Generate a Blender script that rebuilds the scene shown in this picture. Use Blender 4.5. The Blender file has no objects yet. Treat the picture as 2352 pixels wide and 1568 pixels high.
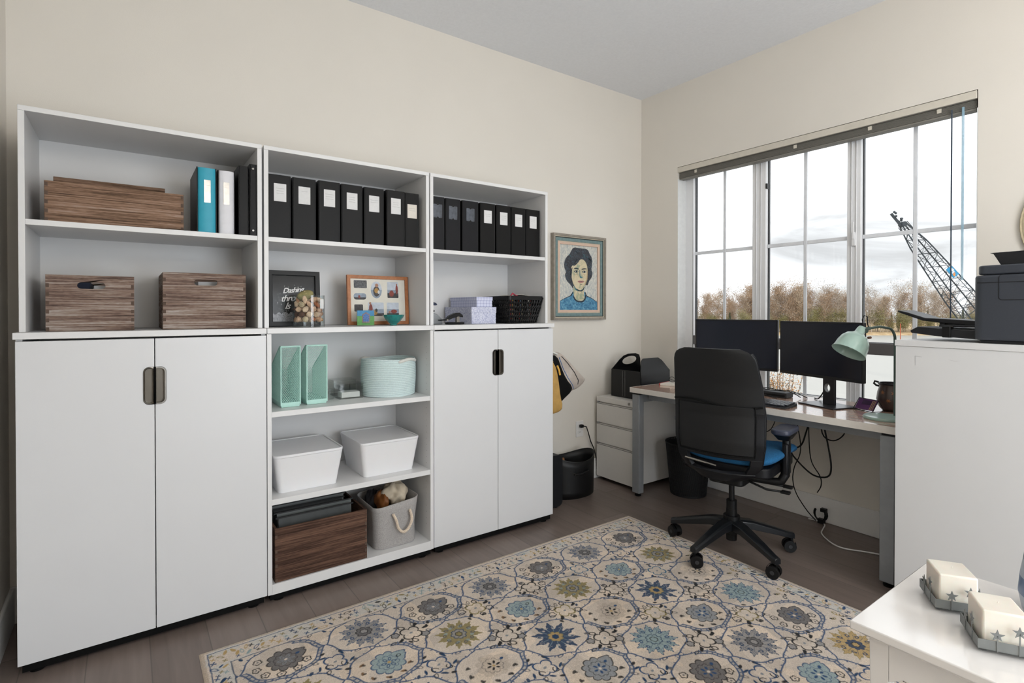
import bpy, bmesh, math, random
import numpy as np
from mathutils import Vector, Matrix
random.seed(7); np.random.seed(7)
S = bpy.context.scene
COL = S.collection
R = math.radians

# ------------------------------------------------------------ camera
cam_d = bpy.data.cameras.new('camera'); cam = bpy.data.objects.new('camera', cam_d); COL.objects.link(cam)
cam_d.sensor_fit = 'HORIZONTAL'; cam_d.sensor_width = 36.0
cam_d.lens = 36.0 * 1232.15 / 2352.0
cam_d.shift_x = 0.0; cam_d.shift_y = -60.43 / 2352.0
cam_d.clip_start = 0.05; cam_d.clip_end = 2000
cam.location = (0.3163, 0.0, 1.2755)
cam.rotation_euler = (R(90 - 0.487), 0, -R(35.6314))
S.camera = cam

# ------------------------------------------------------------ view
S.view_settings.view_transform = 'Standard'; S.view_settings.look = 'None'
S.view_settings.gamma = 1.0; S.view_settings.use_curve_mapping = False
S.view_settings.exposure = 0.0

# ------------------------------------------------------------ sky
W = bpy.data.worlds.new('world'); S.world = W; W.use_nodes = True
nt = W.node_tree; nt.nodes.clear()
def nn(nt, t, **k):
    n = nt.nodes.new(t)
    for a, b in k.items():
        if a in n.inputs.keys(): n.inputs[a].default_value = b
        else: setattr(n, a, b)
    return n
wo = nn(nt, 'ShaderNodeOutputWorld'); bg = nn(nt, 'ShaderNodeBackground')
tc = nn(nt, 'ShaderNodeTexCoord'); mp = nn(nt, 'ShaderNodeMapping'); mp.inputs['Scale'].default_value = (1.0, 1.0, 5.0); mp.inputs['Location'].default_value = (.55, .2, .3)
nz = nn(nt, 'ShaderNodeTexNoise'); nz.inputs['Scale'].default_value = 2.6; nz.inputs['Detail'].default_value = 7; nz.inputs['Roughness'].default_value = .55; nz.inputs['Distortion'].default_value = .6
cr = nn(nt, 'ShaderNodeValToRGB'); cr.color_ramp.elements[0].position = .34; cr.color_ramp.elements[0].color = (.44, .445, .455, 1)
cr.color_ramp.elements[1].position = .60; cr.color_ramp.elements[1].color = (.95, .97, 1.0, 1)
nt.links.new(tc.outputs['Generated'], mp.inputs['Vector']); nt.links.new(mp.outputs[0], nz.inputs['Vector'])
nt.links.new(nz.outputs[0], cr.inputs[0]); nt.links.new(cr.outputs[0], bg.inputs[0]); bg.inputs[1].default_value = 1.9
nt.links.new(bg.outputs[0], wo.inputs[0])
SUN = bpy.data.lights.new('sun', 'SUN'); so = bpy.data.objects.new('sun', SUN); COL.objects.link(so)
SUN.energy = 2.2; SUN.angle = R(1.5); SUN.color = (1, .93, .82)
so.rotation_euler = Vector((1, .55, -.62)).to_track_quat('-Z', 'Y').to_euler()

# added fill lamps, unseen (the globe meshes are built with the room)
def area(name, loc, target, size, power, color, sy=None):
    l = bpy.data.lights.new(name, 'AREA'); l.size = size; l.energy = power; l.color = color
    l.shape = 'RECTANGLE'; l.size_y = sy or size
    o = bpy.data.objects.new(name, l); COL.objects.link(o); o.location = loc
    o.rotation_euler = (Vector(target) - Vector(loc)).to_track_quat('-Z', 'Y').to_euler()
    return o
FILL_LAMPS = [((0.75, -0.9, 2.36), 150.0), ((2.6, -0.5, 2.36), 128.0)]
area('near_fill_light', (1.9, -1.62, 1.15), (1.9, 2, 1.0), 1.5, 66, (.86, .93, 1.0), 1.9)  # unseen area fill added in front of the closed near wall

# ------------------------------------------------------------ materials
def lin(c):
    if isinstance(c, str):
        c = [int(c[i:i+2], 16) / 255 for i in (0, 2, 4)]
    return tuple((x / 12.92 if x <= .04045 else ((x + .055) / 1.055) ** 2.4) for x in c)
MATS = {}
def mat(name, c, rough=.5, metal=0, var=.04, scale=30, bump=0, bscale=200, coat=0, trans=0, ior=1.45, spec=.5, sss=0, stretch=(1, 1, 1), sheen=0, alpha=1):
    if name in MATS: return MATS[name]
    m = bpy.data.materials.new(name); m.use_nodes = True; MATS[name] = m
    t = m.node_tree; b = t.nodes['Principled BSDF']; c = lin(c)
    b.inputs['Roughness'].default_value = rough; b.inputs['Metallic'].default_value = metal
    b.inputs['Coat Weight'].default_value = coat; b.inputs['Coat Roughness'].default_value = .08
    b.inputs['Transmission Weight'].default_value = trans; b.inputs['IOR'].default_value = ior
    b.inputs['Specular IOR Level'].default_value = spec; b.inputs['Subsurface Weight'].default_value = sss
    b.inputs['Sheen Weight'].default_value = sheen; b.inputs['Alpha'].default_value = alpha
    tc = nn(t, 'ShaderNodeTexCoord'); mp = nn(t, 'ShaderNodeMapping'); mp.inputs['Scale'].default_value = stretch
    t.links.new(tc.outputs['Object'], mp.inputs[0])
    n = nn(t, 'ShaderNodeTexNoise'); n.inputs['Scale'].default_value = scale; n.inputs['Detail'].default_value = 5
    t.links.new(mp.outputs[0], n.inputs['Vector'])
    r = nn(t, 'ShaderNodeValToRGB')
    r.color_ramp.elements[0].position = .3; r.color_ramp.elements[0].color = tuple(max(0, x * (1 - var)) for x in c) + (1,)
    r.color_ramp.elements[1].position = .7; r.color_ramp.elements[1].color = tuple(min(1, x * (1 + var)) for x in c) + (1,)
    t.links.new(n.outputs[0], r.inputs[0]); t.links.new(r.outputs[0], b.inputs['Base Color'])
    if bump:
        n2 = nn(t, 'ShaderNodeTexNoise'); n2.inputs['Scale'].default_value = bscale; n2.inputs['Detail'].default_value = 3
        t.links.new(mp.outputs[0], n2.inputs['Vector'])
        bp = nn(t, 'ShaderNodeBump'); bp.inputs['Strength'].default_value = bump; bp.inputs['Distance'].default_value = .002
        t.links.new(n2.outputs[0], bp.inputs['Height']); t.links.new(bp.outputs[0], b.inputs['Normal'])
    return m
def rampmat(name, vec, texfn, stops, rough=.6, bump=0, dist=.002, coat=0, spec=.5):
    """texfn(tree, vector socket) -> factor socket"""
    m = bpy.data.materials.new(name); m.use_nodes = True; MATS[name] = m
    t = m.node_tree; b = t.nodes['Principled BSDF']; b.inputs['Roughness'].default_value = rough
    b.inputs['Coat Weight'].default_value = coat; b.inputs['Specular IOR Level'].default_value = spec
    tc = nn(t, 'ShaderNodeTexCoord'); mp = nn(t, 'ShaderNodeMapping'); mp.inputs['Scale'].default_value = vec
    t.links.new(tc.outputs['Object'], mp.inputs[0])
    f = texfn(t, mp.outputs[0])
    r = nn(t, 'ShaderNodeValToRGB'); e = r.color_ramp.elements
    while len(e) < len(stops): e.new(.5)
    for i, (p, c) in enumerate(stops): e[i].position = p; e[i].color = lin(c) + (1,)
    t.links.new(f, r.inputs[0]); t.links.new(r.outputs[0], b.inputs['Base Color'])
    if bump:
        bp = nn(t, 'ShaderNodeBump'); bp.inputs['Strength'].default_value = bump; bp.inputs['Distance'].default_value = dist
        t.links.new(f, bp.inputs['Height']); t.links.new(bp.outputs[0], b.inputs['Normal'])
    return m
def noise_fac(scale, detail=8, rough=.6, dist=0):
    def fn(t, v):
        n = nn(t, 'ShaderNodeTexNoise'); n.inputs['Scale'].default_value = scale; n.inputs['Detail'].default_value = detail
        n.inputs['Roughness'].default_value = rough; n.inputs['Distortion'].default_value = dist
        t.links.new(v, n.inputs['Vector']); return n.outputs[0]
    return fn
def math_(t, op, a, b=None, c=None):
    n = nn(t, 'ShaderNodeMath', operation=op)
    for i, x in enumerate((a, b, c)):
        if x is None: continue
        if isinstance(x, (int, float)): n.inputs[i].default_value = x
        else: t.links.new(x, n.inputs[i])
    return n.outputs[0]
def emis(name, c, s):
    m = bpy.data.materials.new(name); m.use_nodes = True; t = m.node_tree; b = t.nodes['Principled BSDF']
    b.inputs['Base Color'].default_value = lin(c) + (1,); b.inputs['Emission Color'].default_value = lin(c) + (1,); b.inputs['Emission Strength'].default_value = s
    return m

M_WALL = mat('wall_paint', 'E0DBD2', .75, var=.012, scale=3, bump=.15, bscale=350)
M_CEIL = mat('ceiling_paint', 'E8EAEE', .9, var=.02, scale=60, bump=.9, bscale=90)
M_TRIM = mat('trim_paint', 'E4E3E1', .45, var=.01)
M_WHITE = mat('white_melamine', 'DEDEDE', .38, var=.008, scale=6)
M_DOORW = mat('white_door_panel', 'D9DADC', .33, var=.01, scale=4)
M_VINYL = mat('window_vinyl', 'EBECEE', .4, var=.01)
M_BLACK = mat('black_plastic', '0B0B0C', .42, var=.1, spec=.35)
M_BLACKM = mat('black_matte', '080808', .75, var=.1, spec=.2)
M_DKGREY = mat('dark_grey_plastic', '2A2B2E', .5, var=.06)
M_CHROME = mat('brushed_steel', '8C8984', .3, metal=1, var=.05)
M_GREYMET = mat('grey_metal', '8F9295', .42, metal=.25, var=.04)
M_PEDEST = mat('enamel_white', 'D6D3CE', .4, var=.01)
M_SMOKE = mat('glazing_black', '15171A', .3)
M_PAPER = mat('paper', 'DADADA', .8, var=.03, scale=60)
M_CREAMP = mat('cream_paper', 'DCD6CC', .8, var=.03, scale=60)
M_MINT = mat('mint_enamel', 'BCE4DA', .4, var=.03)
M_MINTL = mat('lamp_mint_enamel', 'A0BAB0', .3, var=.03, coat=.4)
M_ROPE = mat('cream_rope', 'D9C9B6', .85, var=.12, scale=120, bump=.4)
M_TUB = mat('white_plastic', 'E8E8EA', .32, var=.005, sss=.03)

def crate_mat(name, cols, seed):
    m = bpy.data.materials.new(name); m.use_nodes = True; t = m.node_tree; b = t.nodes['Principled BSDF']
    b.inputs['Roughness'].default_value = .85; b.inputs['Specular IOR Level'].default_value = .25
    tc = nn(t, 'ShaderNodeTexCoord')
    def noi(scale, st, detail=6, dist=0.):
        mp = nn(t, 'ShaderNodeMapping'); mp.inputs['Scale'].default_value = st; mp.inputs['Location'].default_value = (seed, seed * .7, seed * .3)
        n = nn(t, 'ShaderNodeTexNoise'); n.inputs['Scale'].default_value = scale; n.inputs['Detail'].default_value = detail; n.inputs['Distortion'].default_value = dist
        t.links.new(tc.outputs['Object'], mp.inputs[0]); t.links.new(mp.outputs[0], n.inputs['Vector']); return n.outputs[0]
    a = noi(70, (.07, .25, 3.2), 8, .35); c = noi(5, (.4, .4, 6.0), 3)
    f = math_(t, 'ADD', math_(t, 'ADD', math_(t, 'MULTIPLY', a, .55), math_(t, 'MULTIPLY', c, .35)), math_(t, 'MULTIPLY', noi(150, (.3, 1, 1.5), 4, .5), .16))
    r = nn(t, 'ShaderNodeValToRGB'); e = r.color_ramp.elements
    while len(e) < len(cols): e.new(.5)
    for i, (p, cc) in enumerate(cols): e[i].position = p; e[i].color = lin(cc) + (1,)
    t.links.new(f, r.inputs[0]); t.links.new(r.outputs[0], b.inputs['Base Color'])
    bp = nn(t, 'ShaderNodeBump'); bp.inputs['Strength'].default_value = .5; bp.inputs['Distance'].default_value = .002
    t.links.new(f, bp.inputs['Height']); t.links.new(bp.outputs[0], b.inputs['Normal'])
    return m
CW = [(.38, '382C26'), (.47, '64524A'), (.53, '806B5F'), (.59, '93857B'), (.68, 'AFA6A0')]
M_CRATE = crate_mat('whitewashed_wood', CW, 1.3)
M_CRATE2 = crate_mat('whitewashed_wood_long', [(.38, '3A2C25'), (.47, '66503F'), (.54, '7F6553'), (.60, '917562'), (.70, 'A08E82')], 5.1)
M_CRATED = crate_mat('dark_stained_wood', [(.40, '32231C'), (.50, '4A352B'), (.57, '5C4437'), (.70, '745848')], 9.7)
M_JOINT = mat('joint_end_grain', '5A4A40', .9, var=.2)

# floor planks run along Y
def floor_mat():
    m = bpy.data.materials.new('oak_floor'); m.use_nodes = True; t = m.node_tree; b = t.nodes['Principled BSDF']
    tc = nn(t, 'ShaderNodeTexCoord'); sp = nn(t, 'ShaderNodeSeparateXYZ'); t.links.new(tc.outputs['Object'], sp.inputs[0])
    u = math_(t, 'DIVIDE', sp.outputs[0], .19); pid = math_(t, 'FLOOR', u); fu = math_(t, 'SUBTRACT', u, pid)
    wn = nn(t, 'ShaderNodeTexWhiteNoise', noise_dimensions='1D'); t.links.new(pid, wn.inputs['W'])
    v = math_(t, 'ADD', math_(t, 'DIVIDE', sp.outputs[1], 1.9), math_(t, 'MULTIPLY', wn.outputs[0], 3.7)); pv = math_(t, 'FLOOR', v); fv = math_(t, 'SUBTRACT', v, pv)
    w2 = nn(t, 'ShaderNodeTexWhiteNoise', noise_dimensions='2D')
    cb = nn(t, 'ShaderNodeCombineXYZ'); t.links.new(pid, cb.inputs[0]); t.links.new(pv, cb.inputs[1]); t.links.new(cb.outputs[0], w2.inputs['Vector'])
    mp = nn(t, 'ShaderNodeMapping'); mp.inputs['Scale'].default_value = (9, .7, 1); t.links.new(tc.outputs['Object'], mp.inputs[0])
    n = nn(t, 'ShaderNodeTexNoise'); n.inputs['Scale'].default_value = 4; n.inputs['Detail'].default_value = 9; n.inputs['Distortion'].default_value = .7
    t.links.new(mp.outputs[0], n.inputs['Vector'])
    f = math_(t, 'ADD', math_(t, 'MULTIPLY', n.outputs[0], .55), math_(t, 'MULTIPLY', w2.outputs[0], .4))
    r = nn(t, 'ShaderNodeValToRGB'); e = r.color_ramp.elements; e.new(.5)
    for i, (p, c) in enumerate([(.2, '685C55'), (.5, '786B64'), (.85, '867972')]): e[i].position = p; e[i].color = lin(c) + (1,)
    t.links.new(f, r.inputs[0])
    s1 = math_(t, 'MINIMUM', fu, math_(t, 'SUBTRACT', 1, fu)); s2 = math_(t, 'MINIMUM', fv, math_(t, 'SUBTRACT', 1, fv))
    g = math_(t, 'MINIMUM', math_(t, 'DIVIDE', s1, .012), math_(t, 'DIVIDE', s2, .0014)); g = math_(t, 'MINIMUM', g, 1); g = math_(t, 'MAXIMUM', g, .62)
    mx = nn(t, 'ShaderNodeMix', data_type='RGBA', blend_type='MULTIPLY'); mx.inputs[0].default_value = 1
    t.links.new(r.outputs[0], mx.inputs[6]); cc = nn(t, 'ShaderNodeCombineXYZ')
    for i in range(3): t.links.new(g, cc.inputs[i])
    t.links.new(cc.outputs[0], mx.inputs[7]); t.links.new(mx.outputs[2], b.inputs['Base Color'])
    b.inputs['Roughness'].default_value = .38
    bp = nn(t, 'ShaderNodeBump'); bp.inputs['Strength'].default_value = .12; bp.inputs['Distance'].default_value = .001
    t.links.new(n.outputs[0], bp.inputs['Height']); t.links.new(bp.outputs[0], b.inputs['Normal'])
    return m
M_FLOOR = floor_mat()
def glass_mat(name, tint=(1, 1, 1), rough=0.0, refl=1.0):
    m = bpy.data.materials.new(name); m.use_nodes = True; t = m.node_tree; t.nodes.remove(t.nodes['Principled BSDF'])
    o = t.nodes['Material Output']; a = nn(t, 'ShaderNodeBsdfTransparent'); a.inputs[0].default_value = tint + (1,)
    g = nn(t, 'ShaderNodeBsdfGlossy'); g.inputs['Roughness'].default_value = rough
    lw = nn(t, 'ShaderNodeLayerWeight'); lw.inputs['Blend'].default_value = .5; mx = nn(t, 'ShaderNodeMixShader')
    fr = math_(t, 'ADD', math_(t, 'MULTIPLY', math_(t, 'POWER', lw.outputs['Facing'], 4.0), .7 * refl), .035 * refl)
    t.links.new(fr, mx.inputs[0]); t.links.new(a.outputs[0], mx.inputs[1]); t.links.new(g.outputs[0], mx.inputs[2]); t.links.new(mx.outputs[0], o.inputs[0])
    return m
M_GLASS = glass_mat('window_glass', (.97, .98, .98))
M_PGLASS = glass_mat('picture_glass', (.98, .98, .98), .12, refl=.25)
M_JAR = glass_mat('jar_glass', (.95, .97, .97))
M_ACRY = glass_mat('clear_acrylic', (.955, .97, .96), .03)

# ------------------------------------------------------------ mesh builder
WORLD = {}
ALLMB = 0
class MB:
    def __init__(s): s.v = []; s.f = []; s.m = []; s.mats = []; s.M = Matrix.Identity(4)
    def mi(s, m):
        if m not in s.mats: s.mats.append(m)
        return s.mats.index(m)
    def add(s, vs, fs, m):
        o = len(s.v); s.v += [tuple(s.M @ Vector(p)) for p in vs]; k = s.mi(m)
        for f in fs: s.f.append([i + o for i in f]); s.m.append(k)
        return s
    def box(s, x0, x1, y0, y1, z0, z1, m):
        vs = [(x, y, z) for z in (z0, z1) for y in (y0, y1) for x in (x0, x1)]
        return s.add(vs, [(0, 2, 3, 1), (4, 5, 7, 6), (0, 1, 5, 4), (2, 6, 7, 3), (0, 4, 6, 2), (1, 3, 7, 5)], m)
    def tbox(s, x0, x1, y0, y1, z0, z1, dx, dy, m):   # tapered: bottom inset by dx,dy
        vs = [(x0 + dx, y0 + dy, z0), (x1 - dx, y0 + dy, z0), (x0 + dx, y1 - dy, z0), (x1 - dx, y1 - dy, z0), (x0, y0, z1), (x1, y0, z1), (x0, y1, z1), (x1, y1, z1)]
        return s.add(vs, [(0, 2, 3, 1), (4, 5, 7, 6), (0, 1, 5, 4), (2, 6, 7, 3), (0, 4, 6, 2), (1, 3, 7, 5)], m)
    def prism(s, poly, z0, z1, m, ax='Z'):            # convex-ish ngon extruded
        n = len(poly)
        def P(a, b, c): return {'Z': (a, b, c), 'Y': (a, c, b), 'X': (c, a, b)}[ax]
        vs = [P(a, b, z0) for a, b in poly] + [P(a, b, z1) for a, b in poly]
        fs = [tuple(range(n))[::-1], tuple(range(n, 2 * n))] + [(i, (i + 1) % n, (i + 1) % n + n, i + n) for i in range(n)]
        return s.add(vs, fs, m)
    def tube(s, pts, r, m, n=8, cap=True, closed=False):
        pts = [Vector(p) for p in pts]; N = len(pts); vs = []; fs = []
        up = Vector((0, 0, 1)); prev = None
        for i, p in enumerate(pts):
            if closed: t = (pts[(i + 1) % N] - pts[i - 1])
            else: t = (pts[min(i + 1, N - 1)] - pts[max(i - 1, 0)])
            t = t.normalized()
            if prev is None:
                a = t.cross(up)
                if a.length < .1: a = t.cross(Vector((1, 0, 0)))
            else: a = prev - t * prev.dot(t)
            a = a.normalized(); prev = a; b = t.cross(a)
            rr = r[i] if isinstance(r, (list, tuple)) else r
            for k in range(n):
                q = 2 * math.pi * k / n; vs.append(tuple(p + a * (math.cos(q) * rr) + b * (math.sin(q) * rr)))
        for i in range(N if closed else N - 1):
            j = (i + 1) % N
            for k in range(n): fs.append((i * n + k, i * n + (k + 1) % n, j * n + (k + 1) % n, j * n + k))
        if cap and not closed: fs.append(tuple(range(n))[::-1]); fs.append(tuple(range((N - 1) * n, N * n)))
        return s.add(vs, fs, m)
    def lathe(s, prof, c, m, n=32, sx=1, sy=1, ang=None):
        vs = []; fs = []; K = len(prof)
        for r, z in prof:
            for k in range(n):
                q = 2 * math.pi * k / n; vs.append((c[0] + math.cos(q) * r * sx, c[1] + math.sin(q) * r * sy, c[2] + z))
        for i in range(K - 1):
            for k in range(n): fs.append((i * n + k, i * n + (k + 1) % n, (i + 1) * n + (k + 1) % n, (i + 1) * n + k))
        if prof[0][0] > 1e-5: fs.append(tuple(range(n))[::-1])
        if prof[-1][0] > 1e-5: fs.append(tuple(range((K - 1) * n, K * n)))
        return s.add(vs, fs, m)
    def cyl(s, a, b, r, m, n=20): return s.tube([a, b], r, m, n)
    def ball(s, c, r, m, nu=12, nv=8, sc=(1, 1, 1), noise=0):
        vs = []; fs = []
        for j in range(nv + 1):
            t = math.pi * j / nv
            for i in range(nu):
                q = 2 * math.pi * i / nu; rr = r * (1 + random.uniform(-noise, noise))
                vs.append((c[0] + rr * sc[0] * math.sin(t) * math.cos(q), c[1] + rr * sc[1] * math.sin(t) * math.sin(q), c[2] + rr * sc[2] * math.cos(t)))
        for j in range(nv):
            for i in range(nu): fs.append((j * nu + i, (j + 1) * nu + i, (j + 1) * nu + (i + 1) % nu, j * nu + (i + 1) % nu))
        return s.add(vs, fs, m)
    def grid(s, fn, nu, nv, m, closeu=False, mask=None):
        vs = [fn(i / nu, j / nv) for j in range(nv + 1) for i in range(nu + 1)]
        fs = [(j * (nu + 1) + i, j * (nu + 1) + i + 1, (j + 1) * (nu + 1) + i + 1, (j + 1) * (nu + 1) + i) for j in range(nv) for i in range(nu) if mask is None or mask((i + .5) / nu, (j + .5) / nv)]
        return s.add(vs, fs, m)
    def mesh(s, me, Mx, m):
        vs = [tuple(Mx @ v.co) for v in me.vertices]; fs = [tuple(p.vertices) for p in me.polygons]
        return s.add(vs, fs, m)
    def build(s, name, parent=None, bevel=0, smooth=35, local=False, solid=0, sub=0, soff=0, seg=2):
        me = bpy.data.meshes.new(name)
        Mi = Matrix.Identity(4)
        if parent is not None and not local: Mi = WORLD.get(parent.name, Matrix.Identity(4)).inverted()
        me.from_pydata([tuple(Mi @ Vector(p)) for p in s.v], [], s.f)
        for m in s.mats: me.materials.append(m)
        me.polygons.foreach_set('material_index', s.m)
        bm = bmesh.new(); bm.from_mesh(me); bmesh.ops.remove_doubles(bm, verts=bm.verts, dist=1e-6)
        if not solid: bmesh.ops.recalc_face_normals(bm, faces=bm.faces)
        bm.to_mesh(me); bm.free()
        if smooth:
            me.shade_smooth(); me.set_sharp_from_angle(angle=R(smooth))
        o = bpy.data.objects.new(name, me); COL.objects.link(o)
        if parent is not None:
            o.parent = parent; WORLD[o.name] = WORLD.get(parent.name, Matrix.Identity(4))
        if solid:
            q = o.modifiers.new('solid', 'SOLIDIFY'); q.thickness = solid; q.offset = soff
        if bevel:
            q = o.modifiers.new('bevel', 'BEVEL'); q.width = bevel; q.segments = seg; q.limit_method = 'ANGLE'; q.angle_limit = R(40)
        if sub:
            q = o.modifiers.new('sub', 'SUBSURF'); q.levels = sub; q.render_levels = sub
        return o
def tag(o, label, cat=None, group=None, kind=None):
    o['label'] = label
    if cat: o['category'] = cat
    if group: o['group'] = group
    if kind: o['kind'] = kind
    return o
def thing(name, label, cat, loc=(0, 0, 0), rotz=0, group=None):
    o = bpy.data.objects.new(name, None); COL.objects.link(o); o.location = loc; o.rotation_euler = (0, 0, rotz)
    o.empty_display_size = .05
    WORLD[o.name] = Matrix.Translation(loc) @ Matrix.Rotation(rotz, 4, 'Z')
    return tag(o, label, cat, group)
def struct(o): o['kind'] = 'structure'; return o
def dup(src, loc, rotz=0, label=None, group=None, scale=None):
    r = src.copy(); COL.objects.link(r); r.location = loc; r.rotation_euler = (0, 0, rotz)
    if scale: r.scale = scale
    if label: r['label'] = label
    if group: r['group'] = group
    for ch in list(src.children):
        c = ch.copy(); COL.objects.link(c); c.parent = r
        for g in list(ch.children):
            d = g.copy(); COL.objects.link(d); d.parent = c
    return r
def rrect(x0, x1, y0, y1, r, n=6):
    out = []
    for cx, cy, a0 in ((x1 - r, y1 - r, 0), (x0 + r, y1 - r, 90), (x0 + r, y0 + r, 180), (x1 - r, y0 + r, 270)):
        for k in range(n + 1):
            a = R(a0 + 90 * k / n); out.append((cx + r * math.cos(a), cy + r * math.sin(a)))
    return out
def ell(cx, cy, rx, ry, n=24, a0=0): return [(cx + rx * math.cos(2 * math.pi * k / n + a0), cy + ry * math.sin(2 * math.pi * k / n + a0)) for k in range(n)]
def plate_me(outlines, depth):
    """flat shape (holes allowed) in XY, extruded from z=0 to z=depth"""
    cu = bpy.data.curves.new('tmp', 'CURVE'); cu.dimensions = '2D'; cu.fill_mode = 'BOTH'; cu.extrude = depth / 2
    for o in outlines:
        sp = cu.splines.new('POLY'); sp.points.add(len(o) - 1); sp.use_cyclic_u = True
        for i, p in enumerate(o): sp.points[i].co = (p[0], p[1], 0, 1)
    return _cv(cu, depth)
def text_me(txt, size, depth, shear=0, align='CENTER', spacing=1, offset=0):
    cu = bpy.data.curves.new('tmp', 'FONT'); cu.body = txt; cu.size = size; cu.extrude = depth / 2; cu.shear = shear
    cu.align_x = align; cu.space_character = spacing; cu.offset = offset; cu.resolution_u = 3
    return _cv(cu, depth)
def _cv(cu, depth):
    o = bpy.data.objects.new('tmp', cu); COL.objects.link(o)
    dg = bpy.context.evaluated_depsgraph_get(); dg.update()
    me = bpy.data.meshes.new_from_object(o.evaluated_get(dg)); bpy.data.objects.remove(o)
    me.transform(Matrix.Translation((0, 0, depth / 2)))
    return me
# plane frames: 2-D (a,b) + depth towards the viewer
def onY(y): return Matrix(((1, 0, 0, 0), (0, 0, -1, y), (0, 1, 0, 0), (0, 0, 0, 1)))       # faces -Y
def onX(x): return Matrix(((0, 0, -1, x), (-1, 0, 0, 0), (0, 1, 0, 0), (0, 0, 0, 1)))      # faces -X, a = -y
# ============================================================ ROOM
XB, YA, H = 3.739, 2.959, 2.994
XL, YN = -.078, -1.75
def sbox(name, b, m, bevel=0):
    mb = MB(); mb.box(*b, m); return struct(mb.build(name, bevel=bevel))
sbox('floor', (XL - .12, XB + .16, YN - .12, YA + .12, -.12, 0), M_FLOOR)
sbox('ceiling', (XL - .12, XB + .16, YN - .12, YA + .12, H, H + .12), M_CEIL)
sbox('wall_left', (XL - .12, XL, YN, YA, 0, H), M_WALL)
sbox('wall_far', (XL - .12, XB + .16, YA, YA + .12, 0, H), M_WALL)
# near wall with a doorway behind the camera
mb = MB(); mb.box(XL - .12, 1.15, YN - .12, YN, 0, H, M_WALL); mb.box(2.65, XB + .16, YN - .12, YN, 0, H, M_WALL); mb.box(1.15, 2.65, YN - .12, YN, 2.1, H, M_WALL)
mb.box(1.15, 2.65, YN - .16, YN - .12, 0, 2.1, M_TRIM)
struct(mb.build('wall_near'))
WY0, WY1, WZ0, WZ1 = .82, 2.602, .70, 2.37
mb = MB(); T = .16
mb.box(XB, XB + T, YN, WY0, 0, H, M_WALL); mb.box(XB, XB + T, WY1, YA, 0, H, M_WALL)
mb.box(XB, XB + T, WY0, WY1, 0, WZ0, M_WALL); mb.box(XB, XB + T, WY0, WY1, WZ1, H, M_WALL)
struct(mb.build('wall_right'))
def baseb(name, fn):
    mb = MB(); fn(mb); return struct(mb.build(name, bevel=.004))
baseb('baseboard_right', lambda m: m.box(XB - .016, XB, YN, YA - .016, 0, .15, M_TRIM))
baseb('baseboard_far', lambda m: m.box(XL, XB, YA - .016, YA, 0, .15, M_TRIM))
baseb('baseboard_left', lambda m: m.box(XL, XL + .016, YN, YA - .016, 0, .15, M_TRIM))
# window
FX = 3.834
w = MB(); fx0, fx1 = FX, FX + .055
def bar(m, y0, y1, z0, z1, a=fx0, b=fx1, mt=None): m.box(a, b, y0, y1, z0, z1, mt or M_VINYL)
bar(w, 2.53, WY1, WZ0, WZ1); bar(w, WY0, .842, WZ0, WZ1)
for a, b in ((1.957, 2.053), (1.377, 1.452)): bar(w, a, b, WZ0, WZ1)
bar(w, .842, 2.53, 2.30, WZ1); bar(w, .842, 2.53, WZ0, .735)
# profile beads on mullions
for y in (1.99, 2.022, 1.400, 1.426): bar(w, y - .003, y + .003, WZ0, WZ1, FX - .006, FX)
win = struct(w.build('window_1', bevel=.003))
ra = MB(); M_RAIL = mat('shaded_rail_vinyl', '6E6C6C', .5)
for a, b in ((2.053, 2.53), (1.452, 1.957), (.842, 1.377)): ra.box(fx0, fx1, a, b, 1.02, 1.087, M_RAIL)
ra.build('rail', win, bevel=.003)
g = MB()
PANES = ((2.053, 2.53), (1.452, 1.957), (.842, 1.377))
gk = MB()
for a, b in PANES:
    for z0, z1 in ((.735, 1.02), (1.087, 2.30)):
        e = .005; X0, X1 = FX + .028, FX + .05
        gk.box(X0, X1, a, a + e, z0, z1, M_SMOKE); gk.box(X0, X1, b - e, b, z0, z1, M_SMOKE); gk.box(X0, X1, a + e, b - e, z0, z0 + e * .6, M_SMOKE); gk.box(X0, X1, a + e, b - e, z1 - e * .6, z1, M_SMOKE)
gk.build('glazing_gasket', win)
for a, b in PANES:
    for z0, z1 in ((.735, 1.02), (1.087, 2.30)):
        p = MB(); p.box(FX + .030, FX + .036, a + .004, b - .004, z0 + .004, z1 - .004, M_GLASS); p.build('pane', win)
mu = MB(); M_MUN = mat('muntin_vinyl', 'E6E9EE', .4)
for (a, b), c in zip(PANES, (2.278, 1.705, 1.114)):
    hw = .0105
    mu.box(FX + .018, FX + .029, c - hw, c + hw, 1.087, 2.30, M_MUN); mu.box(FX + .018, FX + .029, c - hw, c + hw, .735, 1.02, M_MUN)
    mu.box(FX + .019, FX + .028, a, c - hw, 1.700, 1.724, M_MUN); mu.box(FX + .019, FX + .028, c + hw, b, 1.700, 1.724, M_MUN)
mu.build('muntins', win, bevel=.003)
lk = MB(); lk.box(FX - .02, FX, 1.400, 1.420, 1.66, 1.74, M_VINYL); lk.box(FX - .026, FX - .02, 1.404, 1.416, 1.70, 1.80, M_VINYL); lk.build('latch', win, bevel=.003)
lt = MB(); lt.box(FX - .004, FX + .02, 1.948, 1.957, 2.10, 2.135, M_SMOKE); lt.build('hinge', win)
jl = MB(); M_JAMB = mat('jamb_skylit_paint', 'E2E4E4', .5); jl.box(XB + .001, FX, WY1 - .004, WY1, WZ0 + .021, 2.28, M_JAMB); jl.build('jamb_lining', win); jl = MB(); jl.box(XB + .001, FX, WY0, WY0 + .004, WZ0 + .021, 2.28, M_JAMB); jl.build('jamb_lining', win)  # white lining added; the sky's brightness on the reveal is in its colour
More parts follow.
